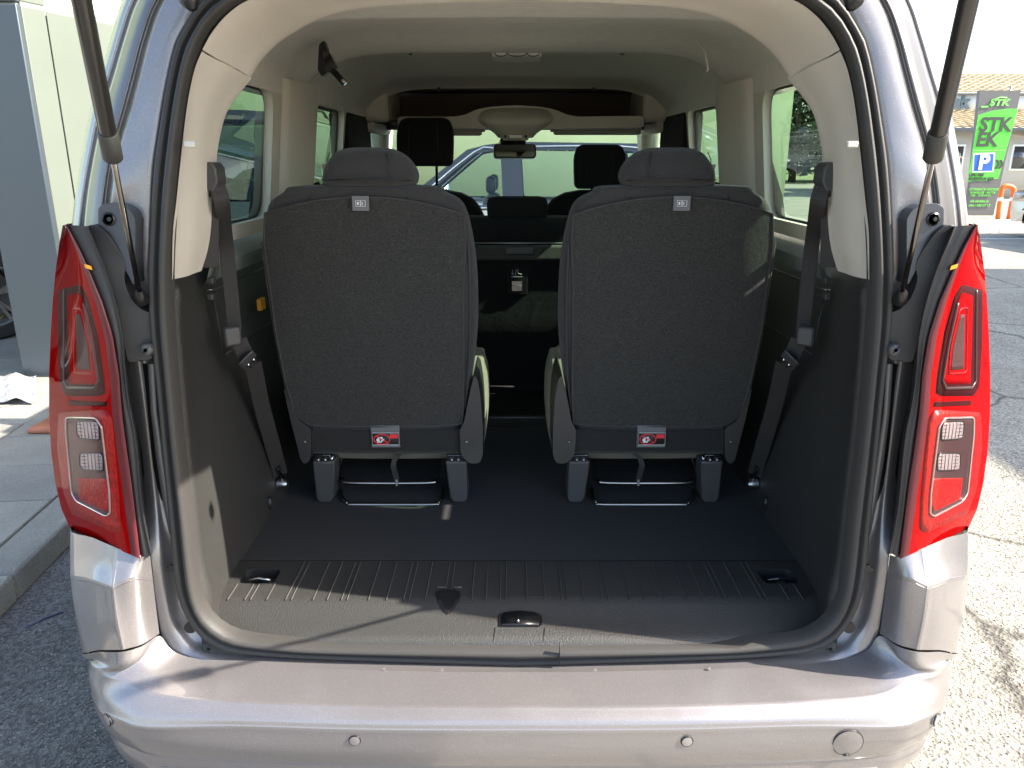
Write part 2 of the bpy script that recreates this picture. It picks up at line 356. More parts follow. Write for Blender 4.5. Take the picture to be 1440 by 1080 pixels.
# beyond the laid pavers the paving goes on as one surface
far = MB(); far.add([kp(4.4,.16,.1), kp(60,.16,.1), kp(60,40,.1), kp(4.4,40,.1)], [(3,2,1,0)]).build('far_paving', PAVE[1], pave)['kind'] = 'stuff'
far = MB(); far.add([kp(-15,3.2,.098), kp(4.4,3.2,.098), kp(4.4,40,.098), kp(-15,40,.098)], [(3,2,1,0)]).build('side_paving', PAVE[0], pave)['kind'] = 'stuff'
lawn = MB().add([(2.6,44,.02),(34,44,.02),(60,90,.02),(2.6,90,.02)], [(0,1,2,3)]).build('lawn', GRASS); struct(lawn)

# grit and gravel on the worn asphalt beside the bumper: uncountable
gv = MB(); rg = random.Random(3)
def grain(x, y, z, r):
    a = rg.random()*6; P = [(x + r*math.cos(a+k*2.09), y + r*math.sin(a+k*2.09), z) for k in range(3)] + [(x, y, z + r*.9)]
    gv.add(P, [(0,1,3),(1,2,3),(2,0,3)])
for _ in range(9000):
    x = rg.uniform(.95, 3.2); y = rg.uniform(-.7, 2.4); grain(x, y, 0.0, rg.uniform(.0015, .005))
for _ in range(6000):
    x = rg.uniform(-1.75, -.9); y = rg.uniform(-.6, 2.2); grain(x, y, .004, rg.uniform(.0012, .0045))
go = gv.build('gravel', mat('grit', (.22,.205,.18), .9, var=.6, vscale=60), smooth=False); go['kind'] = 'stuff'

# ================================================================ THE MINIVAN
van = thing('minivan', 'silver lilac minivan seen from behind with its tailgate open, two folding seats in the boot', 'minivan', (0, 0, 0))
def lean(py): return .075*max(0, min(1.2, (330-py)/360))**1.15
def P3(lst, Yd=0.0): return [U(p[0], p[1], (p[2] if len(p) > 2 else Yd) + lean(p[1])) for p in lst]

SO = [(724,-75),(550,-70),(400,-50),(330,-25),(290,0),(267,33),(252,60),(240,110),(230,167),(220,240),(213,360),(213,440),(223,540),(236,680),(245,778),(249,815),(256,845),(267,867),(287,893),(317,910),(367,917),(480,923),(724,933)]
P1 = [(724,-150,.01),(500,-140,.01),(350,-110,.01),(280,-60,.01),(233,0,.01),(213,50,.01),(200,100,.01),(187,150,.01),(167,217,.01),(157,283,.01),(155,350,.04),(165,440,.055),(182,560,.055),(199,690,.055),(211,778,.0),(218,840,.0),(227,893,.0),(240,918,-.004),(257,933,-.01),(300,936,-.02),(367,938,-.028),(480,943,-.034),(724,948,-.04)]
SI = [(724,-22),(600,-20),(450,-14),(390,-8),(350,0),(310,27),(287,60),(273,100),(263,150),(255,217),(247,300),(243,380),(245,460),(250,527),(259,627),(270,720),(277,787),(284,833),(298,863),(333,887),(400,897),(480,902),(724,905)]
so3 = P3(SO, .012); si3 = P3(SI, .01); p13 = P3(P1)
so3[0].x = si3[0].x = p13[0].x = 0; so3[-1].x = si3[-1].x = p13[-1].x = 0
N = 90
soR = arc_resample(cr(so3, 6), N); siR = arc_resample(cr(si3, 6), N)
def make_seal():
    mb = MB(); prof = [(0,.004),(.03,-.012),(.12,-.019),(.24,-.021),(.36,-.016),(.43,-.002),(.48,-.004),(.54,-.018),(.64,-.026),(.78,-.028),(.9,-.02),(.97,-.008),(1,.008)]
    rows = [[soR[i].lerp(siR[i], t) + Vector((0, dy, 0)) for t, dy in prof] for i in range(N)]
    return mb.grid(rows)
sl_ = make_seal().both().fixnormals(); seal = sl_.build('door_seal', SEALM, van)
# moulded joint across the seal at the sill
jx = U(787, 920, -.02); MB().box((jx.x-.0009, -.0195, U(787,934,-.02).z), (jx.x+.0012, -.0135, U(787,906,-.02).z)).build('seal_joint', BLACK, seal)

# ---- painted body round the opening, D pillars, roof and sides
def ring_rows():
    rows = []
    for a, b in zip(so3, p13):
        up = a.z > 1.2; m1 = a.lerp(b, .07 if up else .12); m1.y += .012 if up else .022; m2 = a.lerp(b, .14 if up else .45); m2.y += .002 if up else .016; m3 = a.lerp(b, .6); m3.y += -.002 if up else .002; m4 = a.lerp(b, .95); m4.y -= .001
        rows.append([a + Vector((0,.006,0)), m1, m2, m3, m4, b])
    return rows
bm_ = MB().grid(patch(ring_rows(), 3, 5))
XO = [(.30,.80),(.45,.885),(.8,.905),(1.1,.885),(1.25,.853),(1.345,.83),(1.45,.788),(1.543,.748),(1.62,.70),(1.70,.642),(1.755,.57),(1.80,.47),(1.83,.30),(1.84,.0)]
def xo(z):
    for (z0, x0), (z1, x1) in zip(XO, XO[1:]):
        if z <= z1: return x0 + (x1-x0)*(z-z0)/(z1-z0)
    return 0
# D pillar outer skin: from the pillar face over a groove and ridge to the silhouette, then forward
DP = [((350,-110),(300,-130)),((280,-60),(215,-60)),((233,0),(180,0)),((213,50),(163,50)),((200,100),(148,100)),((187,150),(133,150)),((167,217),(120,217)),((157,283),(109,283)),((155,350),(103,340))]
rows = []
for (a, b) in DP:
    A = U(*a, .012+lean(a[1])); f = lambda t, Y: U(a[0] + (b[0]-a[0])*t, a[1] + (b[1]-a[1])*t, Y+lean(a[1]))
    rows.append([A, f(.05,.022), f(.10,.040), f(.2,.045), f(.28,.034), f(.5,.046), f(.72,.07), f(.78,.084), f(.86,.088), f(1,.13), Vector((-xo(f(1,.13).z) - .003, .34, f(1,.13).z))])
dp = MB().grid(patch(rows, 3, 4))
bm_.add(dp.v, dp.f)
zs = [z for z, _ in XO]
Ys = [.34,.55,.9,1.15,1.32,1.7,2.15,2.32,2.75,3.3]
def skinz(z, Y):      # the roof drops a little to the front and rear
    return z - (max(0, z-1.6)*max(0, Y-2.2)*.35) - (max(0, z-1.7)*max(0, .4-Y)*.6)
hole_rows = set(i for i in range(len(zs)-1) if zs[i] >= 1.24 and zs[i+1] <= 1.63)
hole_cols = {0,1,2,4,5,7}
vs = [Vector((-xo(z)*(1 if Y < 2.7 else .96), Y, skinz(z, Y))) for z in zs for Y in Ys]; nY = len(Ys); fs = []
for i in range(len(zs)-1):
    for j in range(nY-1):
        if (i in hole_rows and j in hole_cols) or (zs[i] >= 1.24 and Ys[j] >= 2.7): continue
        fs.append((i*nY+j, i*nY+j+1, (i+1)*nY+j+1, (i+1)*nY+j))
bm_.add(vs, fs)
# lower rear quarter skin from behind the lamp to the side, hood and front
bm_.add([(-.86,.10,.45),(-.885,.30,.45),(-.90,.30,.8),(-.87,.14,.8),(-.87,.14,1.1),(-.885,.30,1.1),(-.83,.30,1.345),(-.815,.15,1.345)], [(0,1,2,3),(3,2,5,4),(4,5,6,7)])
hood = [[Vector((-x*(1-.02*k), Y, z)) for x, z in ((0, z0+.05),(.4, z0+.045),(.7, z0+.02),(.82, z0-.05),(.88, z0-.25),(.86,.35))] for k, (Y, z0) in enumerate([(3.15,1.08),(3.5,1.02),(3.9,.93),(4.15,.80),(4.28,.62)])]
bm_.grid(hood)
bm_.add([(0,4.28,.35),(-.86*.92,4.28,.35),(-.88*.92,4.28,.37),(-.82*.92,4.28,.57),(-.7*.92,4.28,.64),(0,4.28,.67)], [(0,1,2,3,4,5)])
body = bm_.both().fixnormals().build('body', PAINT, van, angle=50)
# underbody pan
MB().box((-.82,.06,.27),(.82,4.2,.33)).build('underbody', BLACK, van)
# quarter glazing strip on the outside of the D pillar
def ridge():
    mb = MB(); pts = [U(a[0] + (b[0]-a[0])*.86, a[1] + (b[1]-a[1])*.86, .085+lean(a[1])) for a, b in DP]
    return mb.tube(cr(pts, 4), .0035, 6)
side_pair('drip_moulding', ridge, PAINT, van)
def dpanel():
    rows = [[U(a[0] + (b[0]-a[0])*t, a[1] + (b[1]-a[1])*t, Y-.004+lean(a[1])) for t, Y in ((.30,.036),(.5,.046),(.7,.066))] for a, b in DP]
    return MB().grid(patch(rows, 3, 4)).fixnormals()
side_pair('pillar_outer_panel', dpanel, GLOSSG, van)

def tighten(row, ks, f=.16):
    """add support points on both sides of a crease so that the smooth skin turns there sharply"""
    out = []
    for i, p in enumerate(row):
        if i in ks:
            out += [p.lerp(row[i-1], f), p.lerp(row[i-1], f*.35), p.lerp(row[i+1], f*.35), p.lerp(row[i+1], f)]
        else: out.append(p)
    return out
# ---- quarter panels under the lamps
QP = [ [(99,742,.10),(130,756,.01),(165,771,-.03),(197,783,-.035),(211,780,-.012)],
       [(98,775,.09),(127,788,-.005),(161,800,-.045),(190,800,-.045),(213,798,-.012)],
       [(98,803,.07),(126,815,-.03),(157,826,-.065),(188,812,-.052),(215,815,-.011)],
       [(103,850,.05),(132,862,-.04),(163,872,-.072),(194,862,-.05),(219,850,-.008)],
       [(115,913,.02),(140,914,-.045),(172,914,-.075),(200,906,-.05),(224,891,-.012)] ]
def quarter():
    rows = [P3(r) for r in QP]
    rows = [tighten([Vector((r[0].x-.012, r[0].y+.16, r[0].z))] + r, (3,)) for r in rows]
    colsq = [tighten([r[j] for r in rows], (2,)) for j in range(len(rows[0]))]
    rows = [[c[i] for c in colsq] for i in range(len(colsq[0]))]
    return MB().grid(patch(rows, 4, 4)).fixnormals()
side_pair('rear_quarter_panel', quarter, PAINT, van)

# ---- bumper
SEAM = [Vector((-.885,.10,.545))] + P3([(115.5,916,.02),(140,916.5,-.045),(172,916.5,-.075),(200,908.5,-.05),(224.5,894,-.012)])
cols = [  # inner ledge line -> bottom, from the middle to the side
 [(0,-.042,.495),(0,-.085,.490),(0,-.128,.484),(0,-.150,.471),(0,-.157,.455),(0,-.159,.405),(0,-.150,.368),(0,-.125,.345)],
 [(.155,-.041,.495),(.155,-.085,.490),(.155,-.128,.484),(.155,-.150,.471),(.155,-.157,.455),(.155,-.159,.405),(.155,-.150,.368),(.155,-.125,.345)],
 [(.33,-.036,.496),(.33,-.080,.491),(.33,-.124,.484),(.33,-.147,.471),(.33,-.154,.455),(.33,-.156,.405),(.33,-.147,.368),(.33,-.122,.345)],
 [(.52,-.027,.497),(.52,-.072,.492),(.52,-.116,.485),(.52,-.139,.471),(.52,-.146,.455),(.52,-.149,.405),(.52,-.139,.368),(.52,-.115,.345)],
]
cols = [[Vector((-x, y, z)) for x, y, z in c] for c in cols]
def corner(inner, seam, out, e1, e2, f1, f2, f3): return [Vector(v) for v in (inner, seam, out, e1, e2, f1, f2, f3)]
cols += [corner((-.640,-.012,.503),(-.655,-.062,.497),(-.668,-.103,.487),(-.680,-.126,.468),(-.690,-.137,.445),(-.688,-.135,.405),(-.68,-.125,.368),(-.66,-.10,.345)),
         corner((-.690,-.008,.520),(-.705,-.052,.513),(-.722,-.088,.497),(-.742,-.108,.470),(-.752,-.118,.445),(-.750,-.115,.405),(-.74,-.105,.368),(-.71,-.08,.345)),
         corner(SEAM[5],(SEAM[5]+Vector((-.018,-.034,-.022))),(-.762,-.076,.506),(-.788,-.086,.472),(-.799,-.092,.443),(-.795,-.09,.405),(-.785,-.08,.368),(-.75,-.055,.345)),
         corner(SEAM[4],(SEAM[4]+Vector((-.012,-.014,-.028))),(-.790,-.070,.508),(-.812,-.070,.476),(-.822,-.070,.444),(-.82,-.068,.405),(-.808,-.058,.368),(-.78,-.03,.345)),
         corner(SEAM[3],(SEAM[3]+Vector((-.010,-.004,-.030))),(-.815,-.056,.510),(-.838,-.048,.478),(-.846,-.040,.444),(-.843,-.038,.405),(-.83,-.03,.368),(-.80,.0,.345)),
         corner(SEAM[2],(SEAM[2]+Vector((-.008,.006,-.024))),(-.842,-.030,.508),(-.862,-.010,.478),(-.868,.006,.444),(-.865,.008,.405),(-.852,.015,.368),(-.82,.04,.345)),
         corner(SEAM[1],(SEAM[1]+Vector((-.006,.006,-.012))),(-.884,.045,.490),(-.890,.06,.470),(-.893,.07,.444),(-.89,.075,.405),(-.877,.08,.368),(-.85,.10,.345)),
         corner((-.888,.13,.502),(-.893,.13,.495),(-.898,.14,.485),(-.902,.15,.468),(-.905,.16,.444),(-.902,.165,.405),(-.888,.17,.368),(-.86,.19,.345)),
         corner((-.895,.5,.502),(-.90,.5,.495),(-.905,.5,.485),(-.908,.5,.468),(-.91,.5,.444),(-.908,.5,.405),(-.89,.5,.368),(-.86,.5,.345))]
FULL = [tighten(c, (2, 4), .22) for c in cols]
bumper = MB().grid(patch(FULL, 5, 4)).both().fixnormals().build('bumper', PAINT, van)
lower = []
for k, c in enumerate(cols): p = c[-1]; q = c[-2]; lower.append([q + Vector((0,-.0005,.004)), q + Vector((0,-.001,-.02)), q + Vector((0,.008,-.05)), q + Vector((0,.03,-.09))])
MB().grid(patch(lower, 3, 5)).both().fixnormals().build('lower_bumper_apron', PAINT, bumper)
tr = [c[-2] + Vector((0,-.001,-.028)) for c in cols[:5]]
tr = cr(tr, 4); MB().tube(tr[::-1] + [Vector((-p.x,p.y,p.z)) for p in tr[1:]], .006, 8).build('bumper_moulding', STEEL, bumper)
def bface(px, py):   # a point on the bumper face
    best = None
    for Y100 in range(-170, 120, 1):
        q = U(px, py, Y100/1000)
        # distance to the face plan curve
        d = min((Vector((c[4].x, c[4].y)) - Vector((-abs(q.x), q.y))).length for c in FACE)
        if best is None or d < best[0]: best = (d, q)
    return best[1]
FACE = []
for k in range(len(cols)-1):
    for t in range(12): FACE.append([a.lerp(b, t/12) for a, b in zip(cols[k], cols[k+1])])
SENS = mat('sensor_cap_paint', (.42,.395,.40), .35, .7, .8)
for (px, py, r) in ((499,1041,.0095),(966,1042,.0095),(152,1012,.011),(1316,1012,.011)):
    q = bface(px, py); nrm = Vector((0,-1,-.05)) if 200 < px < 1300 else Vector((-.62 if px < 700 else .62, -.78, 0))
    nrm.normalize(); s_ = MB().tube([q + nrm*-.004, q + nrm*.0028, q + nrm*.0032], [r, r, r*.82], 24).build('parking_sensor', SENS, bumper, smooth='auto')
    u_ = nrm.orthogonal().normalized(); v_ = nrm.cross(u_)
    MB().tube([q + nrm*.0012 + (u_*math.cos(a)+v_*math.sin(a))*(r*1.12) for a in [2*math.pi*k/28 for k in range(28)]], .0011, 6, closed=True).build('sensor_gap', BLACK, s_)
q = bface(1192, 1044); nr = Vector((0.03,-1,-.05)).normalized(); rr_ = .0275
cap = MB().tube([q + nr*-.004, q + nr*.0022, q + nr*.0026], [rr_, rr_, rr_*.96], 40).build('towing_eye_cover', PAINT, bumper, smooth='auto')
u_ = nr.orthogonal().normalized(); v_ = nr.cross(u_)
MB().tube([q + nr*.0010 + (u_*math.cos(a)+v_*math.sin(a))*(rr_*1.035) for a in [2*math.pi*k/48 for k in range(48)]], .0011, 6, closed=True).build('cover_gap', BLACK, cap)
MB().box((q.x-.006, q.y-.003, q.z-.0285), (q.x+.006, q.y-.0005, q.z-.026)).build('pry_notch', BLACK, cap)
# plugs and bolts on the sill flange
for (px, py, r) in ((267,883,.012),(293,904,.003),(292,915,.0035),(413,916,.006),(242,799,.007),(236,801,.004)):
    for s in (1, -1):
        q = U(px, py, -.006); q.x *= s; b_ = MB().cyl(q + Vector((0,.004,0)), q + Vector((0,-.001,0)), r, 16).build('body_plug', BLACK, van, smooth='auto')
for (px, py) in ((540,940),(622,941),(837,941),(1005-8,939)):
    q = U(px, py, -.036); MB().cyl(q, q + Vector((0,-.003,.001)), .003, 12).build('rivet', PAINT, van, smooth='auto')

# ---- tail lamps
LR = [((88,317),(92,316)),((83,345),(109,347)),((78,382),(125,382)),((74,425),(143,425)),((71,475),(158,473)),((69,530),(167,528)),((69,585),(171,583)),((72,635),(178,636)),((78,680),(185,684)),((86,715),(191,735)),((99,744),(197,786))]
def lrow(v):
    v = max(0, min(.9999, v))*(len(LR)-1); i = int(v); t = v - i
    f = lambda k: (LR[i][k][0]*(1-t)+LR[i+1][k][0]*t, LR[i][k][1]*(1-t)+LR[i+1][k][1]*t)
    return f(0), f(1)
def lY(u): return -.045 + .17*max(0, 1-u)**1.9
def Lp(px, py, off=0):
    a, b = 0.0, 1.0
    for _ in range(26):
        m = (a+b)/2; O, I = lrow(m); u = (px-O[0])/max(1e-6, I[0]-O[0]); y = O[1] + (I[1]-O[1])*u
        if y < py: a = m
        else: b = m
    O, I = lrow((a+b)/2); u = (px-O[0])/max(1e-6, I[0]-O[0]); p = U(px, py, lY(u)); d = (CAMP - p).normalized()
    return p + d*off
def lgrid(u0, u1, off, nv=44, nu=16):
    rows = []
    for i in range(nv+1):
        O, I = lrow(i/nv); r = []
        for j in range(nu+1):
            u = u0 + (u1-u0)*j/nu; p = U(O[0]+(I[0]-O[0])*u, O[1]+(I[1]-O[1])*u, lY(u)); r.append(p + (CAMP-p).normalized()*off)
        rows.append(r)
    return rows
def lfill(poly, off, rnd=3):
    pts = densify(round_poly(poly, rnd, 3), 6); c = (sum(p[0] for p in pts)/len(pts), sum(p[1] for p in pts)/len(pts))
    mb = MB(); ring = [Lp(*p, off) for p in pts]; ring0 = [Lp(*p, off-.006) for p in pts]
    n = len(pts); rings = [ring0, ring] + [[Lp(c[0]+(p[0]-c[0])*k, c[1]+(p[1]-c[1])*k, off) for p in pts] for k in (.85,.7,.55,.4,.25,.1)]
    mb.grid(rings, closed=True); mb.add(rings[-1] + [Lp(*c, off)], [(i, (i+1) % n, n) for i in range(n)]); return mb.fixnormals()
def ltube(poly, off, r, closed=True, rnd=4, n=10):
    pts = densify(round_poly(poly, rnd, 4), 6) if closed else densify(poly, 6)[:-int(math.dist(poly[-1], poly[0])/6) or None]
    return MB().tube([Lp(*p, off) for p in pts], r, n, closed=closed)
WINE = mat('wine_edge_plastic', (.10,.012,.02), .3)
def both_lamps():
    for s in (1, -1):
        def mk(mb): return mb if s == 1 else mb.mirror()
        rows = lgrid(0, 1, 0)
        side = [[Vector((r[0].x-.016, r[0].y+.13, r[0].z)), Vector((r[0].x-.010, r[0].y+.05, r[0].z)), Vector((r[0].x-.004, r[0].y+.015, r[0].z))] + r + [r[-1] + Vector((-.012,.03,0))] for r in rows]
        base = MB().grid(side); 
        nn = len(side[0]); b2 = MB(); b2.v = base.v; b2.f = base.f; b2.m = [1 if 15+2 <= (k % (nn-1)) else 0 for k in range(len(base.f))]
        bot = [r for r in (side[-1],)][0]; b2.add([Vector(p) for p in bot] + [Vector((p.x*.99, p.y+.03, p.z+.02)) for p in bot], [(j, j+1, nn+j+1, nn+j) for j in range(nn-1)], 1)
        lamp = mk(b2).build('tail_lamp', [REDL, WINE], van, smooth=True)
        lamp['label'] = 'red tail lamp on the %s of the boot opening' % ('left' if s == 1 else 'right')
        mk(lfill([(81,408),(112,400),(123,418),(137,470),(146,530),(148,553),(140,557),(94,557),(85,545),(81,480)], .0012)).build('lamp_recess', REDD, lamp)
        mk(lfill([(95,416),(112,411),(120,428),(131,474),(138,520),(138,540),(98,540)], .0028)).build('brake_light_lens', REDL, lamp)
        mk(ltube([(91,408),(91,536),(96,545),(134,546),(139,535),(131,486),(117,420)], .003, .0028, closed=False)).build('brake_light_bezel', BEZEL, lamp)
        mk(ltube([(104,432),(105,524),(130,526),(128,490),(115,435)], .0035, .0018)).build('grid_frame', REDP, lamp)
        mk(lfill([(107,442),(108,519),(127,521),(124,490),(113,442)], .0036, 2)).build('light_grid', GRILLE, lamp)
        mk(lfill([(96,563),(150,565),(151,572),(97,570)], .0016, 2)).build('dividing_strip', REDD, lamp)
        mk(lfill([(82,580),(150,576),(158,590),(168,700),(170,745),(160,750),(100,722),(88,690),(80,630)], .0012, 6)).build('rear_reflector', REDP, lamp)
        mk(lfill([(94,587),(135,588),(143,600),(154,693),(155,722),(149,726),(108,704),(101,692),(94,610)], .0022, 4)).build('lower_housing', BEZEL, lamp)
        mk(ltube([(93,587),(135,588),(143,600),(154,693),(155,722),(149,726),(108,705),(101,693),(93,610)], .0035, .0022)).build('lower_bezel', mat('bezel_rim', (.55,.45,.44), .12, .7, 1) if 'bezel_rim' not in MATS else MATS['bezel_rim'], lamp)
        mk(lfill([(107,592),(136,593),(139,600),(140,619),(112,617),(108,610)], .0042)).build('reversing_light', CLEARL, lamp)
        mk(lfill([(112,637),(142,637),(145,644),(145,662),(116,661),(112,655)], .0042)).build('indicator_light', CLEARL, lamp)
        def optic(q4):
            mb = MB()
            for k in range(1, 6):
                t = k/6; a = (q4[0][0]*(1-t)+q4[1][0]*t, q4[0][1]*(1-t)+q4[1][1]*t); b = (q4[3][0]*(1-t)+q4[2][0]*t, q4[3][1]*(1-t)+q4[2][1]*t)
                mb.tube([Lp(a[0], a[1]+1.5, .0048), Lp(b[0], b[1]-1.5, .0048)], .0007, 5)
            for k in range(1, 5):
                t = k/5; a = (q4[0][0]*(1-t)+q4[3][0]*t, q4[0][1]*(1-t)+q4[3][1]*t); b = (q4[1][0]*(1-t)+q4[2][0]*t, q4[1][1]*(1-t)+q4[2][1]*t)
                mb.tube([Lp(a[0]+1.5, a[1], .0048), Lp(b[0]-1.5, b[1], .0048)], .0007, 5)
            o_ = mk(mb).build('optic_grid', MATS['optic_grey'] if 'optic_grey' in MATS else mat('optic_grey', (.16,.155,.16), .15, .6), lamp); o_['kind'] = 'stuff'
        optic([(107,592),(137,593),(140,619),(110,617)]); optic([(113,637),(143,637),(145,662),(115,661)])
        mk(ltube([(107,592),(136,593),(139,600),(140,619),(112,617),(108,610)], .0044, .0012)).build('light_rim', BLACK, lamp)
        mk(ltube([(112,637),(142,637),(145,644),(145,662),(116,661),(112,655)], .0044, .0012)).build('light_rim', BLACK, lamp)
        mk(lfill([(108,672),(152,673),(154,713),(149,720),(111,702)], .0040)).build('fog_light', REDP, lamp)
        mk(MB().grid(lgrid(-.0, 1, .0085))).build('outer_lens', LENS, lamp)
        mk(lfill([(118,371),(128,374),(130,380),(120,377)], .0035, 1)).build('side_marker', AMB, lamp)
both_lamps()

# ---- black housing between lamp and opening
HL = [(122,318),(131,341),(146,377),(161,424),(171,475),(174,519),(180,567),(190,620),(199,716),(211,779)]
IL = [(92,316),(109,347),(127,386),(143,425),(158,473),(166,519),(170,567),(177,625),(189,716),(197,784)]
def housing():
    rows = []
    for (h, i) in zip(HL, IL):
        m_ = ((h[0]+i[0])/2, (h[1]+i[1])/2)
        rows.append([U(i[0], i[1], -.02), U(i[0]+1, i[1], -.038), U(*m_, -.041), U(h[0]-3, h[1], -.038), U(h[0], h[1], -.040), U(h[0]+2, h[1], -.034), U(h[0]+5, h[1], .03), U(h[0]+6, h[1], .06)])
    return MB().grid(patch(rows, 2, 4)).fixnormals()
side_pair('lamp_housing', housing, DARK2, van)
def cowl():
    poly = round_poly([(120,318),(134,315),(150,328),(163,346),(175,366),(178,376),(174,388),(176,402),(184,420),(199,436),(215,440),(215,505),(200,508),(180,510),(172,475),(162,424),(147,377),(132,341)], 6, 3)
    front = [U(x, y, -.022 + .02*max(0, (x-150)/60)) for x, y in poly]; mb = MB(); mb.prism(front, (0,.07,0)); return mb.fixnormals()
side_pair('lamp_cowl', cowl, DARK2, van, bevel=.003)
def stop():
    poly = round_poly([(138,292),(147,286),(168,287),(182,295),(190,308),(190,352),(188,402),(173,372),(152,328),(138,316)], 4, 3)
    return MB().prism([U(x, y, -.012) for x, y in poly], (0,.04,0)).fixnormals()
PLB = mat('blue_grey_plastic', (.055,.06,.07), .35, bump=.2, bscale=900)
st = side_pair('bump_stop_bracket', stop, PLB, van, bevel=.004)
for k, s in ((0, 1), (1, -1)):
    q = U(153, 308, -.0125); q.x *= s; MB().tube([q, q+Vector((0,-.002,0)), q+Vector((0,-.002,0)), q+Vector((0,.012,0))], [.0115,.0112,.0085,.008], 24, cap=False).build('collar', BLACK, st[k])
    MB().cyl(q+Vector((0,.006,0)), q+Vector((0,-.0008,0)), .0088, 20).build('bore', BLACKG, st[k]); MB().tube([q+Vector((.002,0,0)), q+Vector((.002,-.004,0))], [.005,.0035], 6).build('screw', DARK2, st[k], smooth=False)
    e = U(205.5, 492, -.018); e.x *= s; ey = MB().tube([e+Vector((0,.03,0)), e, e+Vector((0,-.003,0)), e+Vector((0,-.003,0)), e+Vector((0,.004,0))], [.0105,.0105,.0095,.0035,.003], 20, cap=False).build('stop_buffer', mat('buffer_grey', (.07,.07,.07), .5) if k == 0 else MATS['buffer_grey'], van)
    MB().box((e.x-.012, e.y+.016, e.z-.016), (e.x+.012, e.y+.03, e.z+.016)).build('buffer_plate', BLACK, ey, bevel=.003)
def channel():
    a = [(186,512),(190,580),(197,640),(205,700),(214,775)]; b = [(214,512),(218,580),(226,640),(236,700),(246,775)]
    return MB().grid([[U(*p, .05), U(*q, .04)] for p, q in zip(a, b)]).fixnormals()
side_pair('channel_lining', channel, BLACK, van)
def flange():
    a = [(208,512),(212,580),(219,640),(228,700),(238,752)]; b = [(217,512),(221,580),(230,640),(239,700),(247,752)]
    return MB().grid([[U(*p, .02), U(*p, .002), U(*q, .0), U(*q, .02)] for p, q in zip(a, b)]).fixnormals()
side_pair('flange_strip', flange, mat('flange_paint', (.12,.115,.11), .4, .3, .5), van)

# ---- gas struts
def strut(s, mir):
    A = U(199, 424, -.02); B = U(112, -12, 0); 
    B = U(112, -12, -.36)
    ax = (B - A).normalized(); Cc = None
    for k in range(400):
        q = A + ax*(k*.0015); d = q - CAMP; zc = d.y*cp - d.z*sp; py = 540 - F*(d.y*sp + d.z*cp)/zc
        if py < 216: Cc = q; break
    E = A + ax*.88
    mr = lambda mb: mb.mirror() if mir else mb
    root = mr(MB().tube([Cc + ax*.02, Cc + ax*.022, E - ax*.25], [.0105, .0112, .0112], 28)).build('gas_strut', STRUT, van, smooth='auto')
    mr(MB().tube([A, Cc + ax*.01], .0042, 16)).build('piston_rod', GASROD, root)
    mr(MB().tube([Cc - ax*.010, Cc - ax*.008, Cc + ax*.034, Cc + ax*.036], [.0118, .0132, .0132, .0118], 28)).build('strut_collar', COLLAR, root, smooth='auto')
    mr(MB().tube([A - ax*.002, A + ax*.004, A + ax*.022, A + ax*.03], [.008, .0105, .0095, .0055], 18)).build('strut_end', BLACK, root, smooth='auto')
    mr(MB().tube([A + Vector((0,.05,0)), A + Vector((0,.004,0)), A + Vector((0,-.004,0)), A + Vector((0,-.009,0))], [.007,.009,.008,.003], 18)).build('ball_joint', BLACK, root)
    return E
strut(1, False); strut(-1, True)

# ---- tailgate, raised over the camera's head
def tg(x, s, d): # s metres from the hinge along the gate, d thickness outward (up)
    a = R(13); return Vector((x, -.02 - s*math.cos(a) + d*math.sin(a)*-1, 1.85 + s*math.sin(a) + d*math.cos(a)))
def tgw(s): return .60 + .12*min(1, s/.9)
mb = MB(); out = []; inn = []
ST = [-.14, .1, .25, .45, .62, .8, 1.0, 1.2, 1.3]
for s_ in ST: out.append([tg(x*tgw(s_), s_, .10 - .06*abs(x)**4) for x in (-1,-.85,-.5,0,.5,.85,1)]); inn.append([tg(x*tgw(s_)*.98, s_, .0) for x in (-1,-.85,-.5,0,.5,.85,1)])
def frame_faces(rows, skip, flip):
    mb = MB(); n = 7; mb.v = [v for r in rows for v in r]
    for i in range(len(rows)-1):
        for j in range(n-1):
            if skip and 2 <= i <= 4 and 1 <= j <= 4: continue
            q = (i*n+j, i*n+j+1, (i+1)*n+j+1, (i+1)*n+j); mb.f.append(q[::-1] if flip else q); mb.m.append(0)
    return mb
o1 = frame_faces(out, True, False); k1 = frame_faces(inn, True, True)
edge = MB()
for A_, B_ in ((([r[0] for r in out]), [r[0] for r in inn]), ([r[-1] for r in out], [r[-1] for r in inn]), (out[0], inn[0]), (out[-1], inn[-1])): edge.grid([A_, B_])
rimo = [out[2][j] for j in range(1,6)] + [out[i][5] for i in (3,4)] + [out[5][j] for j in range(5,0,-1)] + [out[i][1] for i in (4,3)]
rimi = [inn[2][j] for j in range(1,6)] + [inn[i][5] for i in (3,4)] + [inn[5][j] for j in range(5,0,-1)] + [inn[i][1] for i in (4,3)]
edge.grid([rimo, rimi], closed=True)
gate = MB(); gate.add(o1.v, o1.f); gate.add(edge.v, edge.f); tgo = gate.fixnormals().build('tailgate', PAINT, van, smooth='auto')
k1.build('tailgate_lining', DARK, tgo); MB().grid([[out[i][j] + Vector((0,0,-.01)) for j in range(1,6)] for i in range(2,6)]).build('rear_window', PRIV, tgo)
lt_ = tg(0, 1.22, -.02); MB().box((-.05, lt_.y-.03, lt_.z-.012), (.05, lt_.y+.03, lt_.z+.02)).build('latch', BLACK, tgo, bevel=.004)
for x in (-.45, .45): MB().tube([Vector((x,.04,1.80)), Vector((x,.0,1.84)), tg(x, .04, .02)], .014, 10).build('hinge', PAINT, tgo)
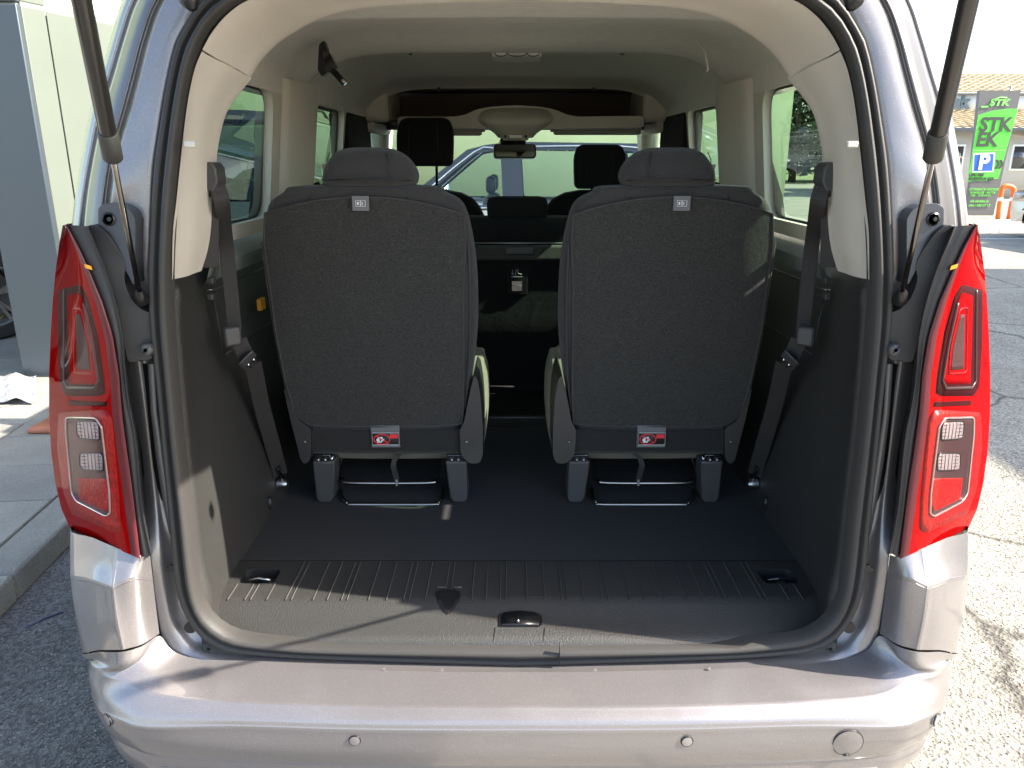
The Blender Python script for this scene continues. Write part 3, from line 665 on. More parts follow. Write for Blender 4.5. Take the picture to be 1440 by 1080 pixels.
for s in (1, -1):
    MB().tube([U(262,-8,.0), U(268,2,-.01), U(272,14,-.012)] if s == 1 else [Vector((-p.x,p.y,p.z)) for p in (U(262,-8,.0), U(268,2,-.01), U(272,14,-.012))], [.016,.015,.006], 14).build('gate_wiring_grommet', BLACK, van)

# ---- wheels of the minivan
def wheel(parent, c, axis, r=.33, wd=.21, spokes=5, name='wheel', rimr=.68):
    axis = Vector(axis).normalized(); c = Vector(c); u = Vector((0,0,1)); v = axis.cross(u)
    prof = [(r*rimr, -wd/2), (r*.93, -wd/2), (r, -wd*.36), (r, wd*.36), (r*.93, wd/2), (r*rimr, wd/2)]
    n = 36; rings = [[c + (u*math.cos(2*math.pi*k/n) + v*math.sin(2*math.pi*k/n))*pr + axis*pw for k in range(n)] for pr, pw in prof]
    t = MB().grid(rings, closed=True).fixnormals().build('wheel' if name == 'wheel' else name, TYRE, parent, smooth='auto')
    m = MB(); rp = [(r*rimr, -wd*.45), (r*rimr*.96, -wd*.2), (r*rimr*.96, wd*.3), (r*rimr, wd*.5), (r*rimr*.93, wd*.48), (r*rimr*.9, wd*.1)]
    m.grid([[c + (u*math.cos(2*math.pi*k/n) + v*math.sin(2*math.pi*k/n))*pr + axis*pw for k in range(n)] for pr, pw in rp], closed=True)
    m.tube([c - axis*wd*.1, c + axis*wd*.40, c + axis*wd*.42], [r*.17, r*.15, r*.08], 16)
    for k in range(spokes):
        for dd in (-.13, .13):
            a = 2*math.pi*k/spokes; d1 = u*math.cos(a) + v*math.sin(a); d2 = u*math.cos(a+dd) + v*math.sin(a+dd); t_ = axis.cross(d2)
            p0 = c + d1*r*.1 + axis*wd*.36; p1 = c + d2*r*rimr*.95 + axis*wd*.40; dr = (p1-p0).normalized()
            m.obox((p0+p1)/2, dr, dr.cross(axis).normalized(), axis, (p1-p0).length/2, r*.035, wd*.05)
    m.build('rim', ALLOY, t, smooth='auto'); MB().cyl(c - axis*wd*.25, c - axis*wd*.05, r*.55, 24).build('brake_disc', mat('brake_iron', (.2,.19,.18), .5, .8) if 'brake_iron' not in MATS else MATS['brake_iron'], t, smooth='auto'); return t
for x, y, a in ((-.76,.75,-1),(.76,.75,1),(-.76,3.45,-1),(.76,3.45,1)): wheel(van, (x, y, .33), (a, 0, 0))

# ================================================================ INTERIOR OF THE MINIVAN
FZ = .56
def xw(z): return .70 - .12*(z - 1.05)          # upper wall
def xl(z): return .645 + .05*(z - FZ)/.69        # lower wall
# carpet and load sill
MB().grid([[Vector((x, y, FZ + (.004 if y < .28 else 0))) for x in (-.66,-.3,0,.3,.66)] for y in (.268,.29,.6,1.0,1.42)]).build('boot_carpet', CARPET, van)
MB().box((-.66,1.42,.50),(.66,2.9,.545)).build('cabin_floor', CARPET, van)
sill = MB(); hk = []
for s in (-1, 1):
    cx_, cy_ = s*.577, .200; hk.append([(cx_+a, cy_+b) for a, b in rrect(.040,.030,.014,4)])
holed([(-.655,.118),(.655,.118),(.655,.268),(-.655,.268)], hk, lambda a, b: Vector((a, b, FZ+.003)), sill, flip=False)
rows = []
for (y, z, wd) in ((.118,FZ+.003,.655),(.105,FZ+.001,.655),(.092,FZ-.004,.652),(.075,FZ-.012,.65),(.05,FZ-.019,.645),(.025,FZ-.026,.64),(.004,FZ-.033,.635),(.002,FZ-.06,.63)):
    rows.append([Vector((x*wd, y + (.006*math.sin(x*9)*0), z)) for x in (-1,-.9,-.7,-.5,-.3,-.15,0,.15,.3,.5,.7,.9,1)])
sill.grid(rows[::-1])
sillo = sill.fixnormals().build('load_sill_trim', DARK, van)
# tread ribs in irregular groups
rb = MB(); xr = -.615; pat = [.036,.012,.034,.04,.012,.046,.03,.03,.012,.045,.038]; k = 0
while xr < .62:
    if not any(abs(xr - s*.577) < .05 for s in (-1, 1)) or True:
        y0, y1 = .104, .262
        if abs(abs(xr) - .577) < .046: y0, y1 = .104, .166
        if abs(xr + .16) < .032: y0 = .135
        rb.add([(xr-.0009,y0,FZ+.0028),(xr+.0009,y0,FZ+.0028),(xr+.0009,y1,FZ+.0028),(xr-.0009,y1,FZ+.0028),(xr,y0,FZ+.0052),(xr,y1,FZ+.0052)], [(0,1,4),(0,4,5,3),(1,2,5,4),(2,3,5)])
    xr += pat[k % len(pat)]; k += 1
o = rb.build('tread_ribs', mat('rib_edge', (.085,.08,.072), .5), sillo, smooth=False); o['kind'] = 'stuff'
for s in (-1, 1):
    c_ = (s*.577, .200); ring = [Vector((c_[0]+a, c_[1]+b, FZ+.003)) for a, b in rrect(.040,.030,.014,4)]; low = [Vector((p.x*.996, p.y, FZ-.035)) for p in ring]
    pk = MB().grid([ring, low], closed=True); pk.add(low, [tuple(range(len(low)))]); pko = pk.build('lashing_pocket', DARK2, sillo, smooth='auto')
    MB().tube([Vector((c_[0]-s*.0-.022, c_[1]+.0, FZ-.03)), Vector((c_[0]-.022, c_[1]-.004, FZ-.004)), Vector((c_[0]+.0, c_[1]-.006, FZ+.001)), Vector((c_[0]+.022, c_[1]-.004, FZ-.004)), Vector((c_[0]+.022, c_[1], FZ-.03))], .0035, 10).build('lashing_eye', STEEL if s == -1 else BLSTEEL, pko)
    MB().box((c_[0]+.004,c_[1]-.028,FZ-.034),(c_[0]+.034,c_[1]+.02,FZ-.012)).build('pocket_step', DARK2, pko, bevel=.006)
# shield shaped finger recess and latch pocket
q = U(630, 846, .07)
shp = [(612,832),(617,829),(643,829),(648,833),(646,843),(640,855),(634,862),(628,864),(622,858),(615,845)]
SP = [(.004,.527),(.025,.534),(.05,.541),(.075,.548),(.092,.556),(.105,.561),(.118,.563),(.30,.563)]
def sill_pt(px, py, up=.0015):
    for k in range(400):
        Y = .30 - k*.00075; p = U(px, py, Y)
        for (y0, z0), (y1, z1) in zip(SP, SP[1:]):
            if y0 <= Y <= y1 and p.z >= z0 + (z1-z0)*(Y-y0)/(y1-y0) + up: return p
    return U(px, py, .004)
ctr = sill_pt(630, 845, .0005); ro = [sill_pt(x, y) for x, y in round_poly(shp, 4, 3)]
sh = MB(); n_ = len(ro); mid = [p.lerp(ctr, .3) + Vector((0, -.0003, .0016)) for p in ro]; sh.grid([ro, mid], closed=True); sh.add(mid + [ctr], [(i, (i+1) % n_, n_) for i in range(n_)])
sh.fixnormals().build('finger_recess', BLACK, sillo)  # recess is not cut: its shade is put in as black
for px in (696, 766): MB().tube([sill_pt(px, 883, .0002), sill_pt(px-1, 893, .0002), sill_pt(px-2, 902, .0002)], .0007, 5).build('access_panel_line', BLACK, sillo)
lp = [sill_pt(x, y, .002) for x, y in round_poly([(701,881),(701,866),(706,861),(731,858),(756,861),(762,866),(762,881)], 4, 3)]
lt = MB().prism(lp, (0,.004,-.006)).fixnormals().build('latch_pocket', BLACKG, sillo, bevel=.0015)
MB().prism([p.lerp(sum(lp, Vector())/len(lp), .12) + Vector((0,-.0008,.0012)) for p in lp], (0,.002,-.003)).fixnormals().build('pocket_liner', BLACK, lt)
MB().tube([sill_pt(727.5,863,.004), sill_pt(728.5,872,.005), sill_pt(728.5,876,.005)], .0018, 8).build('latch_hook', DARK2, lt)
q = sill_pt(728.5, 873, .007); MB().tube([q+Vector((0,.003,0)), q, q+Vector((0,-.003,.002))], [.002,.0034,.002], 10).build('striker_pin', STEEL, lt)
for px in (620, 644):
    q = UZ(px, 826.5, FZ+.003); MB().box((q.x-.009,q.y-.0008,FZ+.003),(q.x+.009,q.y+.0008,FZ+.0056)).build('moulded_mark', MATS['rib_edge'], sillo)
# lower side trim
SIv = [(p.z, -p.x) for p in si3[11:19]]
def xs(z):   # seal inner edge half width at height z
    L = sorted(SIv)
    if z <= L[0][0]: return L[0][1] + .01
    for (z0, x0), (z1, x1) in zip(L, L[1:]):
        if z <= z1: return x0 + (x1-x0)*(z-z0)/(z1-z0)
    return L[-1][1]
def side_trim():
    rows = []
    for z in (.515,.535,.56,.62,.70,.80,.90,1.0,1.1,1.18,1.235,1.25):
        e = -.004 if z >= 1.235 else 0; a = max(xs(z), .62 if z < .6 else 0); b = xl(z)
        rows.append([Vector((-(a+.014), .004, z)), Vector((-(a+.001), .018, z)), Vector((-(a-.002), .035, z)), Vector((-(a*.75+b*.25), .07, z)), Vector((-(a*.25+b*.75), .15, z)), Vector((-b, .24, z)), Vector((-b-.001, .5, z)), Vector((-b-.004, .9, z)), Vector((-b-.006, 1.4, z))])
        if z == 1.25: rows[-1] = [p + Vector((-.03, 0, 0)) for p in rows[-1]]
    return MB().grid(patch(rows, 3, 3)).fixnormals()
trims = side_pair('boot_side_trim', side_trim, DARK, van)
for k, s in ((0, -1), (1, 1)):
    T = trims[k]
    def q_(px, py, x=.655): v = UX(px, py, -x); v.x = s*x; return v
    for (py, hh, m_) in ((394,.012,SHELF),(407,.003,CHROME),(417,.012,SHELF)):
        a = UX(295, py, -.662); MB().box((min(s*.664,s*.652), a.y-.010, a.z-hh/2), (max(s*.664,s*.652), a.y+.010, a.z+hh/2)).build('clip', BUCK if m_ is SHELF else m_, T, bevel=.002)
    a = UX(345, 540, -.668); 
    # recessed storage panel outline
    for (y0, z0, y1, z1) in ((.40,1.17,1.05,1.17),(.40,1.02,1.05,1.02),(.40,1.17,.40,1.02)):
        MB().tube([Vector((s*(xl(z0)+.0015), y0, z0)), Vector((s*(xl(z1)+.0015), y1, z1))], .0025, 6).build('panel_edge', DARK2, T)
    a = UX(379, 706, -.645); MB().box((min(s*.640,s*.652), a.y-.004, a.z-.02), (max(s*.640,s*.652), a.y+.004, a.z+.012)).build('trim_clip', DARK2, T)
    MB().add([(s*.705,.31,1.285),(s*.705,1.3,1.285),(s*.660,1.3,1.235),(s*.655,.31,1.235),(s*.668,.31,1.20),(s*.668,1.3,1.20)], [(0,1,2,3),(3,2,5,4)]).fixnormals().build('window_ledge', SHELF, T, smooth=False)
a1 = UX(366, 430, -.655); 
MB().box((-.668, a1.y-.018+.03, a1.z-.016), (-.6565, a1.y+.02+.03, a1.z+.014)).build('courtesy_lamp', AMB, trims[0], bevel=.002)
# D pillar trim (beige) and rear header trim
A = [(242,393),(243,330),(248,283),(255,217),(263,150),(273,100),(284,72)]
Bq = [(283,381,.20),(298,335,.22),(302,290,.22),(303,233,.23),(308,193,.24),(320,152,.25),(352,108,.28)]
def dtrim():
    rows = []
    for a, b in zip(A, Bq):
        p = U(*a, .004+lean(a[1])); r_ = U(*b); m1 = p.lerp(r_, .28); m1.y -= .022; m2 = p.lerp(r_, .62); m2.y -= .030; m2.x += .004; m3 = p.lerp(r_, .9); m3.y -= .014
        rows.append([p, m1, m2, m3, r_, Vector((r_.x-.012, r_.y+.02, r_.z)), Vector((-xw(r_.z)-.01, r_.y+.045, r_.z))])
    return MB().grid(patch(rows, 4, 5)).fixnormals()
dts = side_pair('pillar_trim', dtrim, BEIGE, van)
A2 = [(284.5,70),(298,46),(320,20),(350,0),(390,-8),(450,-14),(600,-20),(724,-22)]
B2 = [(353,107,.28),(368,84,.28),(390,62,.27),(420,42,.24),(455,25,.20),(510,12,.17),(620,4,.14),(724,1,.13)]
def htrim():
    rows = []
    for a, b in zip(A2, B2):
        p = U(*a, .004+lean(a[1])); r_ = U(*b); m1 = p.lerp(r_, .35); m1.y -= .018; m2 = p.lerp(r_, .75); m2.y -= .012
        rows.append([p, m1, m2, r_, r_ + Vector((-.008 if a[0] < 700 else 0, .03, .03)), r_ + Vector((-.03 if a[0] < 700 else 0, .05, .07))])
    rows[-1] = [Vector((0, v.y, v.z)) for v in rows[-1]]
    return MB().grid(patch(rows, 4, 5))
htrim().both().fixnormals().build('rear_header_trim', BEIGE, van)
for k, s in ((0,-1),(1,1)):
    q = U(268, 203, .008); c = MB(); c.obox(Vector((s*abs(q.x), q.y, q.z)), Vector((1,0,0)), Vector((0,1,0)), Vector((0,0,1)), .009, .006, .005); c.build('clip_cover', mat('worn_cream', (.6,.57,.5), .5) if k == 0 else MATS['worn_cream'], dts[k], bevel=.002)
# upper side walls with the window openings
def win_poly(y0, y1, z0, z1, r): return round_poly([(y0,z0),(y1,z0),(y1,z1),(y0,z1)], r, 5)
W1 = win_poly(.40,.80,1.305,1.625,.06); W2 = win_poly(1.27,1.68,1.27,1.62,.035); W3 = win_poly(2.22,2.75,1.20,1.60,.05)
wall = MB(); holed([(.25,1.27),(2.9,1.27),(2.9,1.66),(.29,1.66)], [W1, W2, [(a, max(b,1.28)) for a, b in W3]], lambda a, b: Vector((-xw(b), a, b)), wall)
for Wp in (W1, W2, W3):
    wall.grid([[Vector((-xw(b), a, max(b,1.28))) for a, b in Wp], [Vector((-xw(b)-.022, a, max(b,1.28))) for a, b in Wp]], closed=True)
wl = wall.fixnormals(); uw = wl.build('upper_side_lining', BEIGE, van, smooth='auto'); uw2 = wl.mirror().build('upper_side_lining', BEIGE, van, smooth='auto')
for Wp, par in ((W1, 0), (W2, 0), (W3, 0)):
    for s in (-1, 1):
        loop = [Vector((s*(xw(b)+.023), a, max(b,1.28))) for a, b in Wp]; cen = sum(loop, Vector())/len(loop)
        gl = MB().add([p.lerp(cen, .0) for p in loop], [tuple(range(len(loop)))]).build('side_window', TINT if Wp is not W1 else MATS['green_tinted_glass'], van, smooth=False)
        MB().grid([[p.lerp(cen, -.03) for p in loop], [p.lerp(cen, .035) + Vector((-s*.002,0,0)) for p in loop]], closed=True).build('window_seal', BLACK, gl, smooth=False)
def pil(): return MB().box((-.70,1.70,.9),(-.628,2.2,1.63))
side_pair('centre_pillar_trim', pil, FABB, van, bevel=.02)
def cpil():
    rows = []
    for z in (1.29, 1.40, 1.50, 1.60, 1.66): rows.append([Vector((-xw(z)+.001, .87, z)), Vector((-xw(z)+.018, .90, z)), Vector((-xw(z)+.024, .98, z)), Vector((-xw(z)+.024, 1.10, z)), Vector((-xw(z)+.018, 1.19, z)), Vector((-xw(z)+.001, 1.22, z))])
    return MB().grid(patch(rows, 3, 3)).fixnormals()
cps = side_pair('rear_pillar_trim', cpil, BEIGE, van)
for k, s in ((0,-1),(1,1)):
    MB().tube([Vector((s*.655,1.08,1.43)), Vector((s*.655+s*-.012,1.08,1.43))], [.03,.026], 24).build('belt_anchor_cover', BEIGE, cps[k])
    MB().tube([Vector((s*.64,1.20,1.38)), Vector((s*.625,1.205,1.34)), Vector((s*.63,1.21,1.26))], [.012,.016,.014], 10).build('belt_guide', BLACK, cps[k])
# headliner
HS = [(.11,1.730),(.16,1.742),(.26,1.751),(.42,1.751),(.51,1.747),(.525,1.762),(.62,1.772),(.86,1.774),(.96,1.757),(1.02,1.748),(1.09,1.747),(1.105,1.765),(1.2,1.780),(1.4,1.786),(1.6,1.784),(1.74,1.770),(1.84,1.756),(1.90,1.753),(2.02,1.750),(2.10,1.742),(2.13,1.733),(2.135,1.745)]
rows = [[Vector((x, y, z)) for x, z in ((0,zc+.002),(-.2,zc+.001),(-.38,zc-.001),(-.48,zc-.012),(-.545,zc-.035),(-.590,zc-.062),(-.618,zc-.092),(-.628,1.645),(-.630,1.62))] for y, zc in HS]
MB().grid(patch(rows, 2, 3)).both().fixnormals().build('headliner', HEAD, van)
dl = U(727, 78, 1.22); dm = MB().box((dl.x-.075, 1.15, 1.745), (dl.x+.075, 1.30, 1.772)).build('dome_lamp', BEIGE, van, bevel=.008)
for dx, ww in ((-.048,.018),(0,.028),(.048,.018)):
    MB().box((dl.x+dx-ww, 1.146, 1.748), (dl.x+dx+ww, 1.20, 1.762)).build('lamp_lens', WHITE if dx else mat('frosted', (.7,.7,.66), .2), dm, bevel=.005)
    MB().tube([Vector((dl.x+dx+ww*math.cos(a), 1.145, 1.754+.009*math.sin(a))) for a in [k*math.pi/8 for k in range(16)]], .0015, 6, closed=True).build('lens_ring', mat('ring_grey', (.1,.1,.1), .4) if 'ring_grey' not in MATS else MATS['ring_grey'], dm)
for px, py in ((577,76),(875,76),(617,128),(835,128)):
    q = U(px, py, 1.18 if py < 100 else 2.1); MB().cyl(q + Vector((0,.01,.012)), q, .006, 12).build('headliner_clip', MATS['ring_grey'], van)
# front header: overhead storage shelf, console, visors
RB = mat('shaded_brown_lining', (.16,.125,.10), .9, bump=.4, bscale=900)  # headliner brown darkened: shade of the storage recess put into the colour
rc = MB(); rc.box((-.60,2.14,1.738),(.60,2.50,1.748)); rc.box((-.60,2.46,1.58),(.60,2.50,1.748)); rc.box((-.60,2.14,1.60),(.60,2.50,1.612))
rco = rc.build('overhead_storage', RB, van)
for s in (-1, 1):
    MB().box((min(s*.535,s*.64),2.08,1.60),(max(s*.535,s*.64),2.55,1.75)).build('shelf_end', BEIGE, rco, bevel=.02)
    MB().box((min(s*.60,s*.66),2.12,1.56),(max(s*.60,s*.66),2.6,1.70)).build('front_roof_rail', BEIGE, van, bevel=.015)
sp_ = [(560,164),(640,164),(655,161),(670,154),(690,150),(725,148),(760,150),(780,154),(797,161),(812,164),(890,163),(905,163),(906,179),(735,181),(558,179)]
shf = MB().prism([U(x, y, 2.06) for x, y in round_poly(sp_, 5, 3)], (0,.12,0)).fixnormals().build('shelf_lip', BEIGE, van, bevel=.006, seg=3)
cons = []
for (py, hw_, Yo) in ((152,42,2.055),(158,52,2.02),(168,55,1.99),(176,48,1.99),(186,32,2.02),(194,24,2.05)):
    cons.append([U(725-hw_, py, 2.08), U(725-hw_*.8, py, Yo+.01), U(725-hw_*.4, py, Yo), U(725, py, Yo-.004), U(725+hw_*.4, py, Yo), U(725+hw_*.8, py, Yo+.01), U(725+hw_, py, 2.08)])
co = MB().grid(patch(cons, 4, 4)).fixnormals().build('overhead_console', BEIGE, van)
q = U(725, 193, 2.03); MB().box((q.x-.055,2.00,q.z-.012),(q.x+.055,2.12,q.z+.014)).build('control_panel', BEIGE, co, bevel=.008)
MB().box((q.x-.028,1.996,q.z-.007),(q.x+.028,2.02,q.z+.010)).build('display', BLACKG, co, bevel=.002)
for dx in (-.043,.043): MB().cyl(Vector((q.x+dx,2.004,q.z+.002)), Vector((q.x+dx,1.996,q.z+.002)), .007, 16).build('button', MATS['ring_grey'], co)
vis = lambda x0, x1, y0, y1: MB().box((U(x0,185,2.35).x, 2.30, U(700,y1,2.35).z), (U(x1,185,2.35).x, 2.36, U(700,y0,2.35).z))
v1 = vis(560,678,176,191).build('sun_visor', BEIGE, van, bevel=.012, seg=3); v2 = vis(778,900,176,190).build('sun_visor', BEIGE, van, bevel=.012, seg=3)
q = U(840,184,2.295); MB().box((q.x-.054,2.294,q.z-.007),(q.x+.054,2.30,q.z+.006)).build('visor_label', WHITE, v2)
for xx, vv in ((U(676,188,2.34).x, v1), (U(780,188,2.34).x, v2)): MB().tube([Vector((xx-.02,2.33,1.575)), Vector((xx+.02,2.33,1.575))], .009, 10).build('visor_clip', BEIGE, vv)
# interior mirror
q = U(724, 213, 2.35); rm = MB(); rr2 = [(a, b) for a, b in rrect(.097,.031,.014,4)]
rm.prism([Vector((q.x+a, 2.33, q.z+b)) for a, b in rr2], (0,.03,0)); mro = rm.fixnormals().build('rear_view_mirror', BLACK, van, bevel=.004)
MB().add([Vector((q.x+a*.93, 2.3262-b*.0-.0, q.z+b*.86)) for a, b in rr2], [tuple(range(len(rr2)))]).fixnormals().build('mirror_glass', MIRROR, mro, smooth=False)
mro.location = (q.x, 2.34, q.z); mro.rotation_euler = (R(-9), 0, R(6))
for o_ in [mro] + list(mro.children): o_.data.transform(Matrix.Translation((-q.x, -2.34, -q.z)))
MB().tube([Vector((0,.02,.02)), Vector((0,.08,.07)), Vector((0,.16,.10))], .014, 10).build('mirror_stem', BLACK, mro)
MB().box((-.06,.06,.035),(.06,.16,.075)).build('sensor_box', BLACK, mro, bevel=.01)
# windscreen, A pillars, dashboard
gl = MB().grid([[Vector((x, 2.52 + .04*(1-(x/.7)**2)*1, 1.66)) for x in (-.62,-.3,0,.3,.62)], [Vector((x, 3.22 + .08*(1-(x/.7)**2), 1.10)) for x in (-.74,-.36,0,.36,.74)]]).build('windscreen', WGLASS, van)
def apil(): return MB().tube([Vector((-.645,2.50,1.66)), Vector((-.70,2.85,1.40)), Vector((-.78,3.22,1.08))], [.05,.045,.05], 10)
side_pair('windscreen_pillar', apil, BEIGE, van)
MB().grid([[Vector((-.66,2.50,1.76)), Vector((0,2.52,1.80)), Vector((.66,2.50,1.76))],[Vector((-.62,2.55,1.66)), Vector((0,2.57,1.66)), Vector((.62,2.55,1.66))]]).build('windscreen_header', PAINT, van)
MB().box((-.72,2.72,.5),(.72,3.2,1.05)).build('dashboard', BLACK, van, bevel=.05)
MB().tube([Vector((-.36+.19*math.cos(a), 2.62+.05*math.sin(a), 1.0+.17*math.sin(a))) for a in [k*math.pi/12 for k in range(24)]], .014, 8, closed=True).build('steering_wheel', BLACK, van)

# ---- third row seats
def seat_back(parent_s):
    Le = [(394,272),(372,292),(366,345),(373,400),(382,470),(395,540),(410,585),(416,604)]
    Re = [(625,270),(651,288),(665,345),(670,400),(670,460),(663,520),(652,575),(648,604)]
    rows = []
    for i, (a, b) in enumerate(zip(Le, Re)):
        Y = .42 + .14*(a[1]-277)/327; p = U(*a, Y); q = U(*b, Y); c = (p+q)/2; hw_ = (q.x-p.x)/2; th = .12 if i else .10
        row = []
        for (u, d) in ((-1,.5),(-1.0,.28),(-.975,.12),(-.93,.03),(-.85,0),(-.5,-.012/.12*.5),(0,-.008/.12),(.5,-.006/.12),(.85,0),(.93,.03),(.975,.12),(1.0,.28),(1,.5),(.94,.9),(.6,1),(0,1),(-.6,1),(-.94,.9)):
            row.append(Vector((c.x+u*hw_, Y + d*th, c.z)))
        rows.append(row)
    # crown of the backrest
    tops = []
    for (k, dz, ins) in ((0,.007,.03),(1,.012,.10),(2,.015,.35)):
        base = rows[0]; c = sum(base, Vector())/len(base); tops.append([Vector((c.x + (v.x-c.x)*(1-ins), c.y + (v.y-c.y)*(1-ins*.8), v.z + dz)) for v in base])
    rows = tops[::-1] + rows
    pts = [[r[j] for r in rows] for j in range(len(rows[0]))]
    rr = patch([[v for v in r] + [r[0]] for r in rows], 4, 4)
    mb = MB().grid([r[:-1] for r in rr], closed=True); mb.add(rr[0][:-1], [tuple(range(len(rr[0])-1))]); mb.add(rr[-1][:-1], [tuple(range(len(rr[-1])-1))]); return mb.fixnormals()
def third_seat(mir):
    mr = lambda mb: mb.mirror() if mir else mb
    s = -1 if mir else 1
    seat = mr(seat_back(None)).build('third_row_seat', FAB, van)
    seat['label'] = 'folding charcoal boot seat on the %s' % ('right' if mir else 'left')
    # felt back panel
    outl = [(372,300),(400,287),(450,279),(505,277),(560,279),(610,287),(653,302),(655,340),(652,400),(652,480),(652,560),(650,592),(640,599),(560,601),(500,601),(430,600),(417,592),(402,540),(388,470),(379,400),(371,345)]
    def sy(x, y):
        Y = .42 + .14*(y-277)/327; e = (min(1, abs(x-519)/140)); return Y - .0088 - .006*(1-e) + .012*max(0, e-.88)/.12
    fill = MB(); N_ = 14; rows = []
    Lc = arc_resample([Vector((x, y, 0)) for x, y in [(372,300),(371,345),(379,400),(388,470),(402,540),(419,596)]], 24)
    Rc = arc_resample([Vector((x, y, 0)) for x, y in [(653,302),(655,340),(652,400),(652,480),(652,560),(650,596)]], 24)
    for k in range(24):
        r = []
        for j in range(N_+1):
            t = j/N_; x = Lc[k].x*(1-t) + Rc[k].x*t; y = Lc[k].y*(1-t) + Rc[k].y*t
            arch = 24*(1-(2*t-1)**2)*max(0, 1-k/5) ; y -= arch; y += 4*(1-(2*t-1)**4)*(k/23)**8
            r.append(U(x, y, sy(x, y)))
        rows.append(r)
    fl = mr(MB().grid(rows).fixnormals()).build('back_panel', FELT, seat)
    edge = [rows[0][j] for j in range(N_+1)] + [rows[k][N_] for k in range(1, 24)] + [rows[-1][j] for j in range(N_-1, -1, -1)] + [rows[k][0] for k in range(22, 0, -1)]
    mr(MB().tube(edge, .0022, 6, closed=True)).build('piping', PIPE, seat)
    mr(MB().tube([U(x, y, sy(660, y)-.012+.01) for x, y in ((659,345),(661,400),(661,470),(659,530),(653,578))], .0022, 6)).build('side_seam', PIPE, seat)
    mr(MB().tube([U(x, y, sy(380, y)+.004) for x, y in ((368,340),(376,400),(386,470),(399,535),(410,580))], .0022, 6)).build('side_seam', PIPE, seat)
    for px in (435, 572): mr(MB().tube([U(px, 281, .414), U(px+1, 271, .415), U(px+3, 264, .43)], .0012, 6)).build('top_seam', BLACK, seat)
    # lower roll of cloth
    roll = []
    for (px) in (434,450,500,560,610,636,648):
        roll.append([U(px, 603, .565), U(px, 604, .552), U(px, 615, .546), U(px, 628, .550), U(px, 637, .562), U(px, 638, .62)])
    mr(MB().grid(patch(roll, 4, 3)).fixnormals()).build('lower_skirt', FABB if False else fabric_skirt, seat)
    # side hinge covers
    lc = [(399,548),(403,545),(410,565),(418,590),(437,603),(437,640),(434,650),(428,653),(423,648),(408,590)]
    rc_ = [(667,527),(672,535),(676,560),(679,600),(679,640),(674,652),(660,652),(648,640),(646,606),(653,592),(656,575),(662,545)]
    for poly, nm in ((lc, 'hinge_cover'), (rc_, 'hinge_cover')):
        hc = mr(MB().prism([U(x, y, .535) for x, y in round_poly(poly, 4, 3)], (0,.20,0)).fixnormals()).build(nm, DARK2, seat, bevel=.008, seg=3)
    for px in (429, 656):
        q = U(px, 621, .533); mr(MB().tube([q, q+Vector((0,-.004,0))], [.0035,.002], 10)).build('screw', STEEL, seat)
    # legs
    for (x0, x1, x2, x3) in ((439,470,444,469),(626,656,633,658)):
        f = [U(x0,649,.56), U(x1,649,.56), U(x3,701,.585), U(x3-4,706,.586), U(x2+4,706,.586), U(x2,701,.585)]
        mr(MB().prism(f, (0,.07,0)).fixnormals()).build('leg', DARK2b, seat, bevel=.005, seg=3)
        q = U((x0+x1)/2, 643, .575); mr(MB().box((q.x-.024,.565,q.z-.010),(q.x+.022,.66,q.z+.012))).build('latch_block', BLACKG, seat, bevel=.003)
        for dx in (-.01, .008): mr(MB().cyl(Vector((q.x+dx,.563,q.z-.002)), Vector((q.x+dx,.558,q.z-.002)), .004, 10)).build('bolt', STEEL, seat)
        mr(MB().tube([Vector((q.x+.03,.60,q.z+.02)), Vector((q.x+.018,.565,q.z-.022))], .0022, 8)).build('latch_wire', CHROME, seat)
    # tube frames
    f1 = [U(486,628,1.0), U(476,668,.72), U(482,675,.63), U(494,679,.612), U(600,679,.612), U(614,675,.63), U(621,668,.72), U(622,640,1.0)]
    f2 = [U(480,690,.66), U(481,700,.60), U(490,708.5,.575), U(500,709.5,.572), U(606,709.5,.572), U(615,708,.575), U(622,699,.60), U(623,688,.66)]
    mr(MB().tube(cr(f1, 4), .0060, 12)).build('tumble_frame', TUBEM, seat); mr(MB().tube(cr(f2, 4), .0052, 12)).build('lock_bar', TUBEM, seat)
    mr(MB().tube([U(560,637,.66), U(556,637,.60), U(640,637,.62)], .003, 8)).build('cross_wire', STEEL, seat)
    q = U(558, 678, .605); mr(MB().box((q.x-.003,.598,q.z-.010),(q.x+.003,.62,q.z+.010))).build('strap_ring', mat('ring_plastic', (.25,.25,.25), .4) if 'ring_plastic' not in MATS else MATS['ring_plastic'], seat, bevel=.002)
    sp2 = [U(565,636,.60), U(556,645,.59), U(553,655,.585), U(555,664,.59), U(558,677,.60)]
    mr(MB().grid([[p + Vector((-.007,0,0)), p + Vector((.007,.004,0))] for p in cr(sp2, 4)])).build('pull_strap', WEB, seat)
    # cushion, seen past the inner edge
    cu = []
    for (y, wi, wo, z0, z1) in ((.60,.17,.02,.70,.82),(.66,.17,.005,.66,.86),(.80,.17,.0,.64,.885),(1.0,.17,.0,.64,.89),(1.08,.17,.01,.66,.87),(1.11,.17,.03,.72,.88)):
        x0, x1 = -.565, -.098
        x1 -= wo; x0 += wo; cu.append([Vector(v) for v in ((x0,y,z0+.02),(x0-.01,y,(z0+z1)/2),(x0,y,z1-.02),(x0+.05,y,z1),(x1-.05,y,z1),(x1,y,z1-.02),(x1+.012,y,(z0+z1)/2),(x1,y,z0+.02),(x1-.05,y,z0),(x0+.05,y,z0))])
    cb = MB().grid([r[:-1] for r in patch([r + [r[0]] for r in cu], 3, 3)], closed=True); cb.add(cu[0], [tuple(range(10))]); cb.add(cu[-1], [tuple(range(10))])
    mr(cb.fixnormals()).build('seat_cushion', SAGE, seat)
    # headrest
    hr = []
